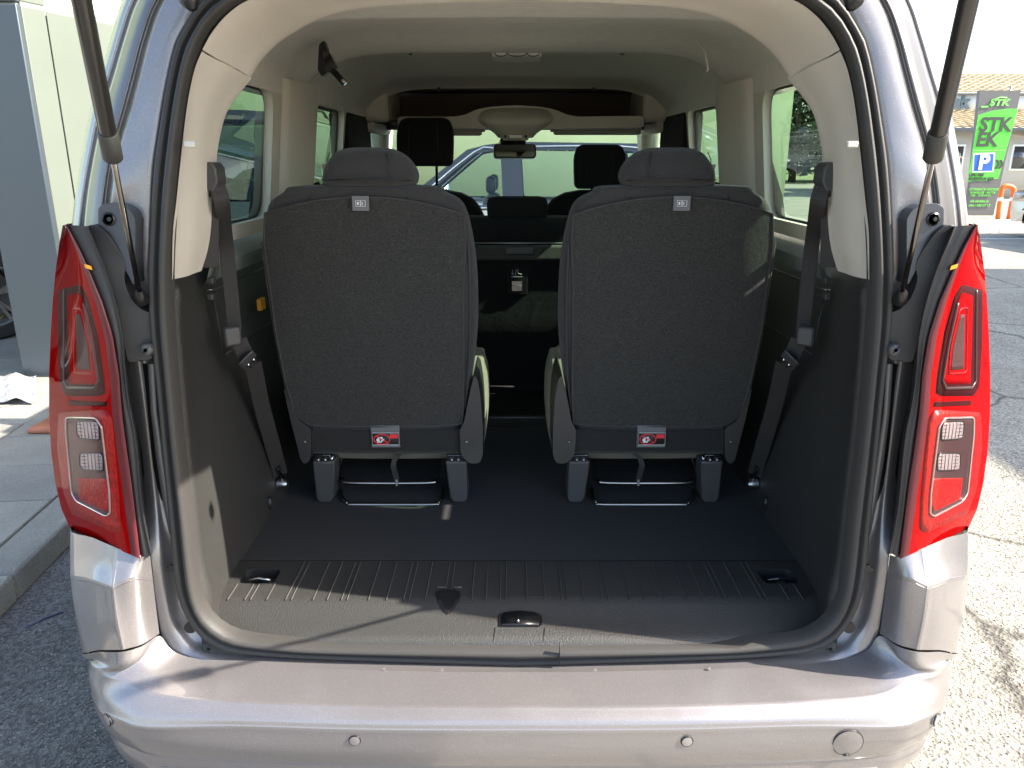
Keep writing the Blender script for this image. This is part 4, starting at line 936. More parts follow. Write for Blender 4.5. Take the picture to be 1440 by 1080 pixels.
    for (y_, xl_, xr_, d0, d1) in ((263,458,566,.03,.085),(261,449,580,.012,.11),(252,447,584,.0,.125),(240,449,582,-.003,.13),(226,456,573,0,.125),(215,465,560,.01,.115),(209,478,546,.028,.095),(207,492,532,.04,.08)):
        p = U(xl_, y_, .40); q = U(xr_, y_, .40); c = (p+q)/2; h_ = (q.x-p.x)/2; r = []
        for k in range(20):
            a = 2*math.pi*k/20; ca, sa = math.cos(a), math.sin(a); ex = .55
            r.append(Vector((c.x + h_*math.copysign(abs(ca)**ex, ca), .40 + (d0+d1)/2 + (d1-d0)/2*math.copysign(abs(sa)**ex, sa), c.z)))
        hr.append(r)
    rr = patch([r + [r[0]] for r in hr], 2, 4); hb = MB().grid([r[:-1] for r in rr], closed=True); hb.add(rr[0][:-1], [tuple(range(len(rr[0])-1))]); hb.add(rr[-1][:-1], [tuple(range(len(rr[0])-1))])
    ho = mr(hb.fixnormals()).build('headrest', FAB, seat)
    for px in (460, 546): mr(MB().tube([U(px+(2 if px > 500 else -2), 250, .392), U(px, 238, .391), U(px, 225, .397), U(px+(-3 if px > 500 else 4), 214, .41)], .0011, 6)).build('headrest_seam', BLACK, seat)
    mr(MB().tube([U(452,253,.396), U(500,252,.391), U(560,252,.392), U(578,254,.40)], .0014, 6)).build('headrest_seam', BLACK, seat)
    for px in (458, 549):
        q = U(px, 264, .445); g_ = mr(MB().tube([q+Vector((0,0,-.012)), q+Vector((0,0,.0)), q+Vector((0,0,.004))], [.024,.022,.012], 20)).build('headrest_guide', MATS['ring_grey'], seat)
        mr(MB().cyl(q, q+Vector((0,0,.05)), .006, 10)).build('headrest_post', STEEL, seat)
    # tags: they are printed, so they are placed and not mirrored
    def place(px, py, Y): q = U(px, py, Y); return Vector((s*q.x + (0), q.y, q.z))
    yo = .4095 if True else 0; cpx = 507 if not mir else 959; q = U(cpx, 286, .4005)
    tl = MB().box((q.x-.0185, q.y-.001, q.z-.016), (q.x+.0185, q.y+.004, q.z+.016)).build('book_tag', TAGG, seat, bevel=.0008)
    bk = MB()
    for dx in (-.0055, .0055):
        pts = [(dx-.0048,-.0062),(dx+.0048,-.0062),(dx+.0048,.0058),(dx-.0048,.0066)]
        bk.tube([Vector((q.x+a, q.y-.0012, q.z+b)) for a, b in pts], .0007, 4, closed=True)
    bk.box((q.x+.003,q.y-.0016,q.z-.004),(q.x+.0045,q.y-.001,q.z+.003)); bk.box((q.x-.0075,q.y-.0016,q.z-.003),(q.x-.004,q.y-.001,q.z+.003))
    bk.build('book_symbol', PRINTW, seat, smooth=False)
    cpx = 542.5 if not mir else 916.5; q = U(cpx, 614, .5425)
    MB().box((q.x-.038,q.y+.0005,q.z-.030),(q.x+.036,q.y+.004,q.z+.030)).build('label_flap', TAGG, seat, bevel=.0008)
    q = U(cpx, 617, .5415); lab = MB().box((q.x-.036,q.y-.001,q.z-.018),(q.x+.036,q.y+.0008,q.z+.018)).build('warning_label', PRINTK, seat)
    w_ = MB(); w_.tube([Vector((q.x+a, q.y-.0012, q.z+b)) for a, b in ((-.0345,-.0165),(.0345,-.0165),(.0345,.0165),(-.0345,.0165))], .0009, 4, closed=True)
    w_.build('label_border', PRINTW, seat, smooth=False)
    rdm = MB(); cq = Vector((q.x-.010, q.y-.0015, q.z-.001)); rdm.tube([cq + Vector((.0205*math.cos(a), 0, .0135*math.sin(a))) for a in [k*math.pi/14 for k in range(28)]], .0016, 5, closed=True)
    rdm.tube([cq + Vector((-.014,-.0004,.0085)), cq + Vector((.014,-.0004,-.0085))], .0013, 5); rdm.box((q.x+.011,q.y-.0018,q.z+.002),(q.x+.032,q.y-.001,q.z+.013))
    rdm.build('label_prohibition', PRINTR, seat, smooth=False)
    fg = MB()
    for (a, b, w1, h1) in ((-.008,.004,.003,.0025),(-.001,.004,.003,.0025),(-.010,-.002,.004,.003),(.002,-.002,.004,.003),(-.006,-.007,.006,.0018)): fg.box((cq.x+a-w1,cq.y-.0003,cq.z+b-h1),(cq.x+a+w1,cq.y+.0003,cq.z+b+h1))
    fg.build('label_figure', PRINTW, seat, smooth=False)
    return seat
fabric_skirt = fabric('black_skirt_cloth', (.017,.017,.017), (.032,.031,.030), 400)
DARK2b = mat('leg_grey_plastic', (.065,.067,.068), .5, bump=.3, bscale=900)
TUBEM = mat('dark_bright_tube', (.30,.29,.28), .2, 1)
third_seat(False); third_seat(True)

# ---- belts of the third row
def ribbon(pts, wd, facing):
    P = cr(pts, 5); rows = []
    for i, p in enumerate(P):
        a = P[max(0, i-1)]; b = P[min(len(P)-1, i+1)]; d = (b-a).normalized(); f = Vector(facing); w_ = d.cross(f).normalized()*wd/2; th = w_.cross(d).normalized()*.0009
        rows.append([p - w_ - th*.2, p - w_*.96 + th, p - w_*.8 + th*.7, p - w_*.25 + th*1.1, p + w_*.25 + th*1.1, p + w_*.8 + th*.7, p + w_*.96 + th, p + w_ - th*.2, p + w_ - th, p - w_ - th])
    return MB().grid(rows, closed=True).fixnormals()
def belt(mir):
    mr = lambda mb: mb.mirror() if mir else mb
    fc = (.55, -.8, 0)
    lo = [U(306,262,.185), U(313,290,.19), UX(318,340,-.615), UX(324,400,-.622), UX(330,465,-.628)]
    b = mr(ribbon(lo, .031, fc)).build('seat_belt', WEB, van)
    b['label'] = 'black seat belt hanging on the %s side wall' % ('right' if mir else 'left')
    mr(ribbon([U(291,266,.19), U(297,272,.182), U(305,266,.180), U(309,262,.186)], .016, (0,-1,-.3))).build('belt_fold', WEB, b)
    mr(ribbon([U(297,268,.20), U(297,310,.205), U(297,376,.215)], .029, fc)).build('belt_upper_run', WEB, b)
    g_ = [(281,233),(288,228),(297,228),(303,236),(306,256),(300,270),(288,268),(280,256)]
    mr(MB().prism([U(x, y, .175) for x, y in g_], (0,.05,0)).fixnormals()).build('belt_loop_guide', BUCK, b, bevel=.008, seg=3)
    p1 = [UX(329,462,-.625), UX(334,485,-.620)]
    q = UX(327, 473, -.622); mr(MB().obox(q, Vector((.8,.6,0)).normalized(), Vector((-.6,.8,0)), Vector((0,0,1)), .019, .006, .022)).build('belt_stop', BUCK, b, bevel=.006)
    lo2 = [UX(336,478,-.618), UX(345,500,-.612), UX(352,515,-.612)]
    mr(ribbon(lo2, .036, fc)).build('belt_twist', WEB, b)
    ca = UX(348, 505, -.604); ax1 = (UX(358,515,-.604) - UX(340,493,-.604)).normalized(); n_ = Vector((.6,-.8,0)); s1 = ax1.cross(n_).normalized()
    mr(MB().obox(ca, ax1, s1, n_, .016, .022, .006)).build('belt_tongue', BUCK, b, bevel=.005)
    for off in (-.010, .006): mr(MB().obox(ca + ax1*.026 + s1*(off), ax1, s1, n_, .014, .0022, .0012)).build('tongue_blade', CHROME, b)
    lo3 = [UX(356,512,-.612), UX(368,570,-.628), UX(383,625,-.634), UX(395,668,-.636)]
    mr(ribbon(lo3, .040, fc)).build('belt_lower_run', WEB, b)
    q = UX(397, 680, -.636); mr(MB().tube([q + Vector((-.012,0,0)), q + Vector((.002,0,0)), q + Vector((.012,-.004,0)), q + Vector((.016,-.005,0))], [.015,.015,.011,.007], 18)).build('belt_anchor_bolt', STEEL, b, smooth='auto')
    mr(MB().obox(UX(395,664,-.634), Vector((0,.5,-.86)).normalized(), Vector((0,.86,.5)), Vector((1,0,0)), .028,.012,.003)).build('anchor_plate', BLACKG, b, bevel=.002)
belt(False); belt(True)
# belt retractor up in the headliner on the left, coat hook slot on the right
q = U(455, 80, .78); rt = MB().prism([U(x, y, .80) for x, y in ((448,62),(455,56),(460,70),(462,100),(452,108),(446,98))], (0,.03,0)).fixnormals().build('ceiling_belt_retractor', BLACK, van, bevel=.004)
MB().prism([U(x, y, .78) for x, y in round_poly([(452,70),(464,74),(472,92),(468,104),(456,100)], 3, 3)], (0,.03,0)).fixnormals().build('belt_slide', BLACKG, rt, bevel=.004)
MB().prism([U(x, y, .76) for x, y in round_poly([(468,92),(478,104),(487,114),(482,121),(470,108),(462,100)], 2, 2)], (0,.02,0)).fixnormals().build('belt_clasp', BLACKG, rt, bevel=.003)
MB().tube([U(481,112,.755), U(485,117,.755)], .004, 8).build('clasp_button', STEEL, rt)
MB().tube([U(984,60,.8), U(992,75,.79), U(996,98,.79), U(992,102,.8)], .003, 8).build('coat_hook', mat('cream_hook', (.6,.55,.48), .5), van)

# ---- second row bench
bb = MB(); 
rows = []
for (z, y, d, hw_) in ((.60,1.56,.12,.60),(.62,1.50,.14,.62),(.9,1.49,.15,.62),(1.13,1.485,.16,.62),(1.17,1.48,.17,.62),(1.20,1.475,.18,.62),(1.225,1.48,.17,.615),(1.245,1.505,.14,.60),(1.25,1.54,.06,.58)):
    r = []
    for k in range(24):
        a = 2*math.pi*k/24; ca, sa = math.cos(a), math.sin(a); ex = .22
        r.append(Vector((hw_*math.copysign(abs(ca)**ex, ca), y + d/2 + d/2*math.copysign(abs(sa)**ex, sa), z)))
    rows.append(r)
bb.grid(rows, closed=True); bb.add(rows[-1], [tuple(range(24))]); bench = bb.fixnormals().build('second_row_bench', FABB, van)
bench['label'] = 'black second row bench backrest behind the boot seats'
MB().box((-.60,1.20,.55),(.60,1.47,.60)).build('bench_plinth', BLACK, bench, bevel=.01)
q = U(728, 342, 1.47); MB().tube([Vector((-.6,1.476,q.z)), Vector((.6,1.476,q.z))], .0022, 8).build('trim_line', STEEL, bench)
z0 = U(728,366,1.47).z; z1 = U(728,345,1.47).z
MB().box((-.55,1.466,z0),(.55,1.50,z1)).build('fold_flap', fabric('grey_flap_cloth', (.06,.06,.055), (.10,.10,.09), 300), bench, bevel=.008)
q = U(731, 352, 1.46); MB().box((U(710,352,1.46).x,1.458,q.z-.016),(U(751,352,1.46).x,1.47,q.z+.014)).build('flap_handle', BUCK, bench, bevel=.004)
a = U(712,415,1.47); b = U(742,373,1.47); cc = (a+b)/2
MB().box((a.x,1.478,a.z),(b.x,1.494,b.z)).build('release_panel', mat('matt_black_plastic', (.01,.01,.01), .7, spec=.2), bench, bevel=.002)
MB().box((cc.x-.021,1.474,a.z+.012),(cc.x+.021,1.48,cc.z-.002)).build('release_handle', BLACKG, bench, bevel=.003)
MB().box((cc.x-.018,1.472,cc.z-.020),(cc.x+.018,1.475,cc.z-.0185)).build('handle_edge', TAGG, bench)
ic = MB(); zt = b.z-.030
ic.tube([Vector((cc.x-.016,1.475,zt+.012)), Vector((cc.x-.016,1.475,zt-.004))], .0012, 5); ic.tube([Vector((cc.x-.020,1.475,zt)), Vector((cc.x-.016,1.475,zt-.005)), Vector((cc.x-.012,1.475,zt))], .0012, 5)
ic.tube([Vector((cc.x-.006,1.475,zt-.006)), Vector((cc.x-.002,1.475,zt+.014)), Vector((cc.x+.003,1.475,zt+.014)), Vector((cc.x+.004,1.475,zt)), Vector((cc.x+.018,1.475,zt-.004))], .0016, 5)
ic.box((cc.x-.020,1.474,zt-.014),(cc.x+.020,1.476,zt-.011)); ic.build('fold_symbol', mat('dim_print', (.35,.35,.35), .6), bench, smooth=False)
def hrest(name, pxs, pys, Y, th, par, m, top=.75, post=None):
    x0, x1 = pxs; y0, y1 = pys; rows = []
    for t, wf, df in ((0,top-.08,.5),(.04,top+.08,.75),(.12,top+.17,.95),(.34,1,1),(.85,.985,1),(.95,.95,.9),(1,.86,.6)):
        wf = min(wf, 1); yy = y0 + (y1-y0)*t; a = U((x0+x1)/2-(x1-x0)/2*wf, yy, Y); b = U((x0+x1)/2+(x1-x0)/2*wf, yy, Y); c = (a+b)/2; h_ = (b.x-a.x)/2; r = []
        for k in range(20):
            an = 2*math.pi*k/20; ca, sa = math.cos(an), math.sin(an); ex = .4
            r.append(Vector((c.x+h_*math.copysign(abs(ca)**ex, ca), Y+th/2+th/2*df*math.copysign(abs(sa)**ex, sa), c.z)))
        rows.append(r)
    mb = MB().grid([r[:-1] for r in patch([r+[r[0]] for r in rows], 2, 3)], closed=True); n0 = 40
    rr = patch([r+[r[0]] for r in rows], 2, 3); mb.add(rr[0][:-1], [tuple(range(len(rr[0])-1))]); mb.add(rr[-1][:-1], [tuple(range(len(rr[0])-1))])
    return mb.fixnormals().build(name, m, par)
hrest('centre_headrest', (684,771), (277,307), 1.50, .09, bench, FABB, .78)
for px, py in ((711,318),(742,318)): pass
# ---- front seats
def front_seat(cx_px, hr_, rods, lab):
    top = []
    rows = []
    for (py, hw_) in ((268,30),(272,52),(280,68),(292,78),(310,86),(340,90)):
        a = U(cx_px-hw_, py, 2.12); b = U(cx_px+hw_, py, 2.12); c = (a+b)/2; h_ = (b.x-a.x)/2; r = []
        for k in range(20):
            an = 2*math.pi*k/20; ca, sa = math.cos(an), math.sin(an); ex = .45
            r.append(Vector((c.x+h_*math.copysign(abs(ca)**ex, ca), 2.12+.06+.06*math.copysign(abs(sa)**ex, sa), c.z)))
        rows.append(r)
    last = rows[-1]; rows.append([Vector((v.x, v.y, .62)) for v in last])
    mb = MB().grid(rows, closed=True); mb.add(rows[0], [tuple(range(20))])
    s_ = mb.fixnormals().build('front_seat', FABB, van); s_['label'] = lab
    hrest('front_headrest', (hr_[0], hr_[1]), (hr_[2], hr_[3]), 1.98, .10, s_, FABB, .74)
    for px in rods:
        MB().tube([U(px, hr_[3]-6, 2.03), U(px+.5, 276, 2.15)], .006, 10).build('headrest_rod', BLACKG, s_)
    MB().tube([U(hr_[0]+.22*(hr_[1]-hr_[0]), hr_[3]-4, 1.978), U(hr_[0]+.24*(hr_[1]-hr_[0]), hr_[2]+8, 1.982)], .0012, 5).build('headrest_stitch', DARK2, s_)
    MB().tube([U(hr_[0]+.74*(hr_[1]-hr_[0]), hr_[3]-4, 1.978), U(hr_[0]+.73*(hr_[1]-hr_[0]), hr_[2]+8, 1.982)], .0012, 5).build('headrest_stitch', DARK2, s_)
front_seat(597, (556,637,165,234), (572, 614), 'driver seat with its headrest raised high'); front_seat(846, (808,882,203,266), (832, 862), 'passenger seat with its headrest low')

# ================================================================ OTHER CARS
def car(name, label, L, W, H, paint, loc, rz, belt=.98, glass=None, roofrail=False, spokes=5, ms=1.0):
    """local: x along the car (nose at -x), y across (camera side is -y), z up"""
    root = thing(name, label, 'car', loc, rz); h = L/2; gl = glass or PRIV
    fx, rx = -h + L*.20, h - L*.19; wr = .345
    def hwid(x, z):
        w0 = W/2 if z < .85 else (W/2 - (z-.85)*.10 if z <= belt+.01 else W/2 - (belt-.85)*.10 - (z-belt)*.36)
        if z < .45: w0 -= (.45-z)*.12
        e = max(0, abs(x)/h - .78)/.22; return w0*(1 - .16*e*e)
    def arch(cx, n=12, r=wr+.055): return [(cx + r*math.cos(math.pi*(1-k/n)), .30 + r*math.sin(math.pi*(1-k/n))) for k in range(n+1)]
    lowb = [(-h+.03,.42),(-h+.12,.26)] + [(p[0], max(.26, p[1])) for p in arch(fx)] + [(p[0], max(.26, p[1])) for p in arch(rx)] + [(h-.1,.28),(h-.0,.45),(h-.01,.75),(h-.05,belt)]
    nose = [(h-.05,belt),(h-.6,belt+.004),(0,belt-.01),(-h+L*.26,belt-.03),(-h+L*.13,belt-.09),(-h+.08,.80),(-h,.62)]
    outline = densify(lowb + nose[1:], .12)
    mb = MB()
    for s in (-1, 1): holed(outline, [], lambda a, b: Vector((a, s*hwid(a, b), b)), mb, 0)
    # top and ends of the lower body
    top = densify([(-h+.12,.26),(-h+.03,.42),(-h,.62),(-h+.08,.80),(-h+L*.13,belt-.09),(-h+L*.26,belt-.03),(-h+L*.27,belt-.03)], .1)[:-3]
    rear = [(h-.05,belt),(h-.01,.75),(h,.45),(h-.1,.28)]
    for strip in (top, rear):
        mb.grid([[Vector((a, t*hwid(a, b)*1.0, b + (.03*(1-t*t) if b > .7 and a < 0 else 0))) for t in (-1,-.8,-.4,0,.4,.8,1)] for a, b in strip])
    # greenhouse
    ws0, ws1 = -h+L*.27, -h+L*.44; re0, re1 = h-.06, h-L*.13
    gh = [(ws0,belt-.02),(ws1-.06,H-.075),(ws1+.12,H-.03),(0.1,H-.0),(re1-.25,H-.02),(re1,H-.07),(re0,belt)]
    A0 = (ws0+.16, belt+.03); b1 = .02*L; 
    w1 = round_poly([(ws0+.22,belt+.035),(ws1+.02,H-.115),(b1-.11,H-.075),(b1-.08,belt+.035)], .03, 3)
    w2 = round_poly([(b1+.12,belt+.035),(b1+.09,H-.075),(rx-.18,H-.09),(rx+.10,belt+.05)], .03, 3)
    w3 = round_poly([(rx+.18,belt+.06),(rx-.06,H-.10),(re1-.12,H-.12),(re0-.30,belt+.10)], .03, 3)
    for s in (-1, 1): holed(densify(gh, .2), [w1, w2, w3], lambda a, b: Vector((a, s*hwid(a, b), b)), mb, 1)
    roofl = densify([(ws1-.06,H-.075),(ws1+.12,H-.03),(.1,H),(re1-.25,H-.02),(re1,H-.07),(re1+.02,H-.1)], .2)[:-1]
    roofl = [p for p in roofl if p[1] > H-.11]; roofl.sort()
    mb.grid([[Vector((a, t*hwid(a, b), b + .03*(1-t*t))) for t in (-1,-.85,-.5,0,.5,.85,1)] for a, b in roofl], 1)
    DK = mat(name+'_pillar_black', (.015,.015,.016), .2, coat=1) if paint is not DKP else DKP
    bo = mb.fixnormals().build('body', [paint, DK if roofrail != 'same' else paint], root, smooth='auto', angle=30)
    for (a, b, nm) in (((ws0,belt-.02),(ws1-.06,H-.075),'front_windscreen'), ((re0,belt),(re1,H-.07),'rear_window')):
        MB().grid([[Vector((p[0], t*hwid(*p)*.985, p[1] + .02*(1-t*t))) for t in (-1,-.5,0,.5,1)] for p in (a, b)]).build(nm, gl, root)
    for wp in (w1, w2, w3):
        for s in (-1, 1):
            g_ = MB().add([Vector((a, s*(hwid(a, b)-.004), b)) for a, b in wp], [tuple(range(len(wp)))]).build('side_window', gl, root, smooth=False)
    for s in (-1, 1):
        sg = (-1 if s == -1 else 1)
        # shut lines, sills, chrome, handles
        for xx in (ws0+.10, b1+.0, rx-.22):
            pts = [(xx,.34),(xx,.6),(xx,.85),(xx,belt-.01)]; MB().tube([Vector((a, s*(hwid(a, b)+.001), b)) for a, b in pts], .004, 5).build('door_gap', BLACK, root)
        MB().tube([Vector((a, s*(hwid(a, belt+.012)+.004), belt+.012)) for a in [ws0+.12 + (re0-.35-ws0-.12)*k/10 for k in range(11)]], .009, 6).build('window_trim', CHROME, root)
        tp = [(ws0+.17,belt+.03),(ws1,H-.10),(ws1+.2,H-.06),(.1,H-.05),(re1-.2,H-.075),(re0-.22,belt+.12)]
        MB().tube([Vector((a, s*(hwid(a, b)+.004), b)) for a, b in cr([Vector((a, b, 0)) for a, b in tp], 3) and [(v.x, v.y) for v in cr([Vector((a, b, 0)) for a, b in tp], 3)]], .008, 6).build('window_trim', CHROME, root)
        for xx in (b1-.14, rx-.32): MB().obox(Vector((xx, s*(hwid(xx,.86)+.018), .86)), Vector((1,0,0)), Vector((0,1,0)), Vector((0,0,1)), .085,.012,.013).build('door_handle', paint, root, bevel=.008)
        mh = MB(); mx_ = ws0+.26; mh.grid([[Vector((mx_+dx*f*ms*1.3, s*(hwid(mx_,belt)+.12+.10*math.cos(a)*f*ms), belt+.075+.07*math.sin(a)*f*ms)) for a in [k*math.pi/8 for k in range(16)]] for dx, f in ((-.09,.35),(-.085,.75),(-.03,1.0),(.05,1.0),(.06,.9))], closed=True)
        m_ = mh.build('door_mirror', paint, root); MB().disc((mx_+.058, s*(hwid(mx_,belt)+.12), belt+.075), (1,0,0), .062).build('mirror_glass', MIRROR, m_)
        MB().tube([Vector((mx_, s*(hwid(mx_,belt)-.01), belt+.0)), Vector((mx_, s*(hwid(mx_,belt)+.06), belt+.05))], .02, 8).build('mirror_arm', BLACK, m_)
        for cxw in (fx, rx):
            wheel(root, (cxw, s*(W/2-.115), wr), (0, s, 0), wr, .22, spokes)
            n = 14; a0 = [(cxw + (wr+.05)*math.cos(math.pi*k/n), .30+(wr+.05)*math.sin(math.pi*k/n)) for k in range(n+1)]
            MB().grid([[Vector((a, s*hwid(a,b), b)), Vector((a, s*(W/2-.30), b))] for a, b in a0]).build('wheel_arch_liner', BLACK, root)
        hl = [(-h+.10,.66),(-h+.16,.80),(-h+.55,.84),(-h+.5,.74)]; MB().prism([Vector((a, s*(hwid(a,b)+.004), b)) for a, b in hl], (0,-s*.02,0)).fixnormals().build('headlight', CLEARL, root)
        tl = [(h-.42,.82),(h-.30,.95),(h-.04,.95),(h-.02,.80)]; MB().prism([Vector((a, s*(hwid(a,b)+.004), b)) for a, b in tl], (0,-s*.02,0)).fixnormals().build('tail_light', REDL, root)
        if roofrail: MB().tube([Vector((a, s*(hwid(a,H-.05)-.03), b)) for a, b in ((ws1+.25,H-.01),(ws1+.4,H+.045),(0.2,H+.06),(re1-.45,H+.04),(re1-.3,H-.01))], .014, 8).build('roof_rail', BLACK, root)
    MB().box((-h+.3,-W/2+.2,.24),(h-.2,W/2-.2,.34)).build('underbody', BLACK, root)
    for xx in (b1-.25, rx-.35):
        for s in (-.36, .36):
            MB().box((xx-.05,s-.22,.4),(xx+.10,s+.22,belt+.10)).build('seat_back', BLACK, root, bevel=.05); MB().box((xx-.02,s-.11,belt+.12),(xx+.08,s+.11,belt+.30)).build('seat_headrest', BLACK, root, bevel=.04)
    MB().tube([Vector((fx+.75,.36+.17*math.cos(a),.95+.15*math.sin(a))) for a in [k*math.pi/8 for k in range(16)]], .013, 6, closed=True).build('steering_wheel', BLACK, root)
    f_ = Vector((re1-.30, 0, H+.02)); MB().prism([f_, f_+Vector((.16,0,0)), f_+Vector((.14,0,.065)), f_+Vector((.07,0,.05))], (0,.03,0)).fixnormals().build('roof_aerial', BLACK, root)
    return root
DKP = mat('black_car_paint', (.012,.013,.015), .25, .2, 1)
BLP = mat('pale_blue_car_paint', (.66,.72,.80), .3, .15, 1)
SVP = mat('beige_silver_car_paint', (.46,.43,.38), .3, .5, 1)
CLR = thin_glass('clear_car_glass', (.78,.85,.83))
car('parked_car', 'pale blue estate car parked across the front, seen through the windscreen', 4.7, 1.84, 1.60, BLP, (-.10, 7.25, 0), R(-1), .97, CLR, ms=1.8)
car('black_suv', 'black suv parked alongside, seen through the left side window', 4.5, 1.85, 1.70, DKP, (-2.42, 6.35, .1), R(-90), 1.06, PRIV, True, 5)
car('dark_hatchback', 'dark car at the left edge whose silver wheel shows beside the blue grey pylon', 4.3, 1.8, 1.5, mat('dark_grey_car_paint', (.04,.042,.045), .25, .3, 1), (-5.45, 3.87, .1), R(55), 1.0, PRIV, False, 5)
car('silver_suv', 'beige silver suv at the right edge next to the orange barrier', 4.6, 1.88, 1.72, SVP, (10.66, 11.7, 0), R(-84), 1.05, CLR, False, 6)

# ================================================================ LEFT: dealer panel, green showroom wall
PAN = mat('blue_grey_cladding', (.055,.070,.082), .35, .2, bump=.05, bscale=30)
PALE = mat('pale_green_cladding', (.115,.132,.106), .5, var=.07, vscale=1.2)
JOINT = mat('white_green_joint', (.20,.22,.18), .5)
GREEN = mat('pale_green_render', (.235,.30,.19), .9, bump=.5, bscale=60, var=.06, vscale=1.5)
WFR = mat('white_window_frame', (.78,.79,.76), .4)
PG = mat('dark_window_pane', (.05,.055,.06), .05, .0, 1)
b0 = UZ(37, 531, .105); 
py_ = thing('entrance_pylon', 'tall blue grey clad pylon with pale green side panels, left of the minivan', 'pylon', (0,0,0))
Yp = UZ(60,531,.105).y
xa = U(33,531,Yp).x; xb = U(73,531,Yp).x
zt_ = 3.6; lean = (U(54,20,Yp).x - U(83,330,Yp).x)
def cl(px, py): return U(px, py, Yp)
cb = [Vector((cl(33,531).x,Yp,.1)), Vector((cl(82,531).x,Yp,.1)), Vector((cl(83,531).x,Yp,1.0)), Vector((cl(52,10).x, Yp, cl(52,10).z))]
xr_ = (cl(52,10).x + cl(80,330).x + cl(80,531).x)/3
xlft = (cl(15,450).x + cl(37,531).x + cl(0,360).x)/3
MB().box((xlft-.0, Yp, .105),(xr_, Yp+.45, 2.28)).build('cladding_panel', PAN, py_, bevel=.006)
zj = cl(40,38).z
MB().box((xlft-.5, Yp+.002, 2.292),(xr_, Yp+.45, 3.9)).build('cladding_panel', PAN, py_, bevel=.006)
MB().box((xlft-.5, Yp+.02, 2.27),(xr_-.01, Yp+.44, 2.30)).build('panel_joint', JOINT, py_)
# pale return wall behind the pylon, running forward
d1 = Vector((.30, 1.0, 0)).normalized()
def wp(s_, z, off=0): p = Vector((xr_+.004, Yp+.04, 0)) + d1*s_; n = Vector((d1.y, -d1.x, 0)); return Vector((p.x, p.y, z)) + n*off
def wallbox(s0, s1, z0, z1, th, m_, nm, par, off=0, bev=.004):
    mb = MB(); n = Vector((d1.y, -d1.x, 0)); q = [wp(s0,z0,off), wp(s1,z0,off), wp(s1,z1,off), wp(s0,z1,off)]
    mb.prism(q, n*-th); return mb.fixnormals().build(nm, m_, par, bevel=bev)
for (s0, s1) in ((0,.16),(.17,.78)):
    wallbox(s0, s1, .105, 2.275, .10, PALE, 'side_panel', py_)
    wallbox(s0, s1, 2.30, 3.9, .10, WHITE if s0 else PALE, 'side_panel', py_)
wallbox(0, .78, 2.25, 2.33, .09, JOINT, 'side_panel_joint', py_, -.004)

hall = thing('showroom', 'pale green rendered showroom wall beyond the parked cars', 'building', (0,0,0))
FYW = 10.2
MB().box((-16, FYW, 0),(3.95, FYW+.4, 5.2)).build('front_wall', GREEN, hall)
lw = MB(); 
lwx = -6.4
holed([(2.0,.0),(FYW,.0),(FYW,5.2),(2.0,5.2)], [[(7.2,2.0),(8.4,2.0),(8.4,3.6),(7.2,3.6)]], lambda a, b: Vector((lwx+(a-2)*.12, a, b)), lw); lw.build('side_wall', GREEN, hall, smooth=False)
MB().box((-16,FYW-.03,5.2),(4.0,FYW+.45,5.4)).build('coping', WFR, hall)
# window unit seen beside the strut
wy = 5.9; wq0 = U(133, 12, wy); wq1 = U(185, 150, wy)
wb = MB().box((U(124,12,wy).x, wy+.06, .1), (U(230,12,wy).x, wy+.3, 3.6)).build('pale_bay', JOINT, hall); 
x0, x1, z1_ = U(139,20,wy).x, U(215,20,wy).x, U(139,16,wy).z
fr = MB(); fr.box((x0,wy,1.2),(x0+.09,wy+.08,z1_)); fr.box((x1-.09,wy,1.2),(x1,wy+.08,z1_)); fr.box((x0+.09,wy,z1_-.09),(x1-.09,wy+.08,z1_)); fr.box((x0+.09,wy,1.2),(x1-.09,wy+.08,1.29))
fo = fr.build('window_frame', WFR, hall, bevel=.006); MB().box((x0+.09,wy+.03,1.29),(x1-.09,wy+.05,z1_-.09)).build('window_pane', PG, fo)
MB().box((x0-.09,wy+.02,1.1),(x0-.002,wy+.1,z1_+.2)).build('green_reveal', GREEN, hall)

# paper sheet and traffic cone on the pavement
PAPER = mat('white_plastic_sheet', (.36,.37,.39), .5, bump=.4, bscale=30)
sh = []
for i in range(9):
    r = []
    for j in range(11):
        base = UZ(-40 + 92*j/10, 532 + 36*i/8, .112); r.append(Vector((base.x, base.y, .112 + .03*abs(math.sin(i*1.3+j*.9))*(1 if 0 < i < 8 else .3) + .03*math.sin(j*.7)**2)))
    sh.append(r)
ps = MB().grid(patch(sh, 2, 2)).build('plastic_sheet', PAPER); tag(ps, 'crumpled white sheet lying on the grey pavers at the left edge', 'sheet')
ps.modifiers.new('thick', 'SOLIDIFY').thickness = .0015
for k, (a, b) in enumerate((((4,553),(26,549)),((30,551),(46,548)),((10,561),(40,556)))):
    p0 = UZ(*a, .16); p1 = UZ(*b, .16); pts = [p0.lerp(p1, t/12) + Vector((0,.012*math.sin(t*2.1),.0)) for t in range(13)]
    MB().tube(pts, .002, 4).build('scrawl', mat('grey_ink', (.3,.3,.33), .8) if k == 0 else MATS['grey_ink'], ps)
cn = UZ(102, 597, .105); cone = thing('traffic_cone', 'faded orange traffic cone with white band, half hidden behind the left tail lamp', 'cone', (cn.x, cn.y, .105))
ORG = mat('faded_orange_plastic', (.42,.15,.08), .7, var=.2, vscale=12)
MB().box((-.15,-.15,0),(.15,.15,.03)).build('base', ORG, cone, bevel=.012)
def ringc(r0, z0, r1, z1, m_, nm): MB().tube([Vector((0,0,z0)), Vector((0,0,z1))], [r0, r1], 24).build(nm, m_, cone, smooth='auto')
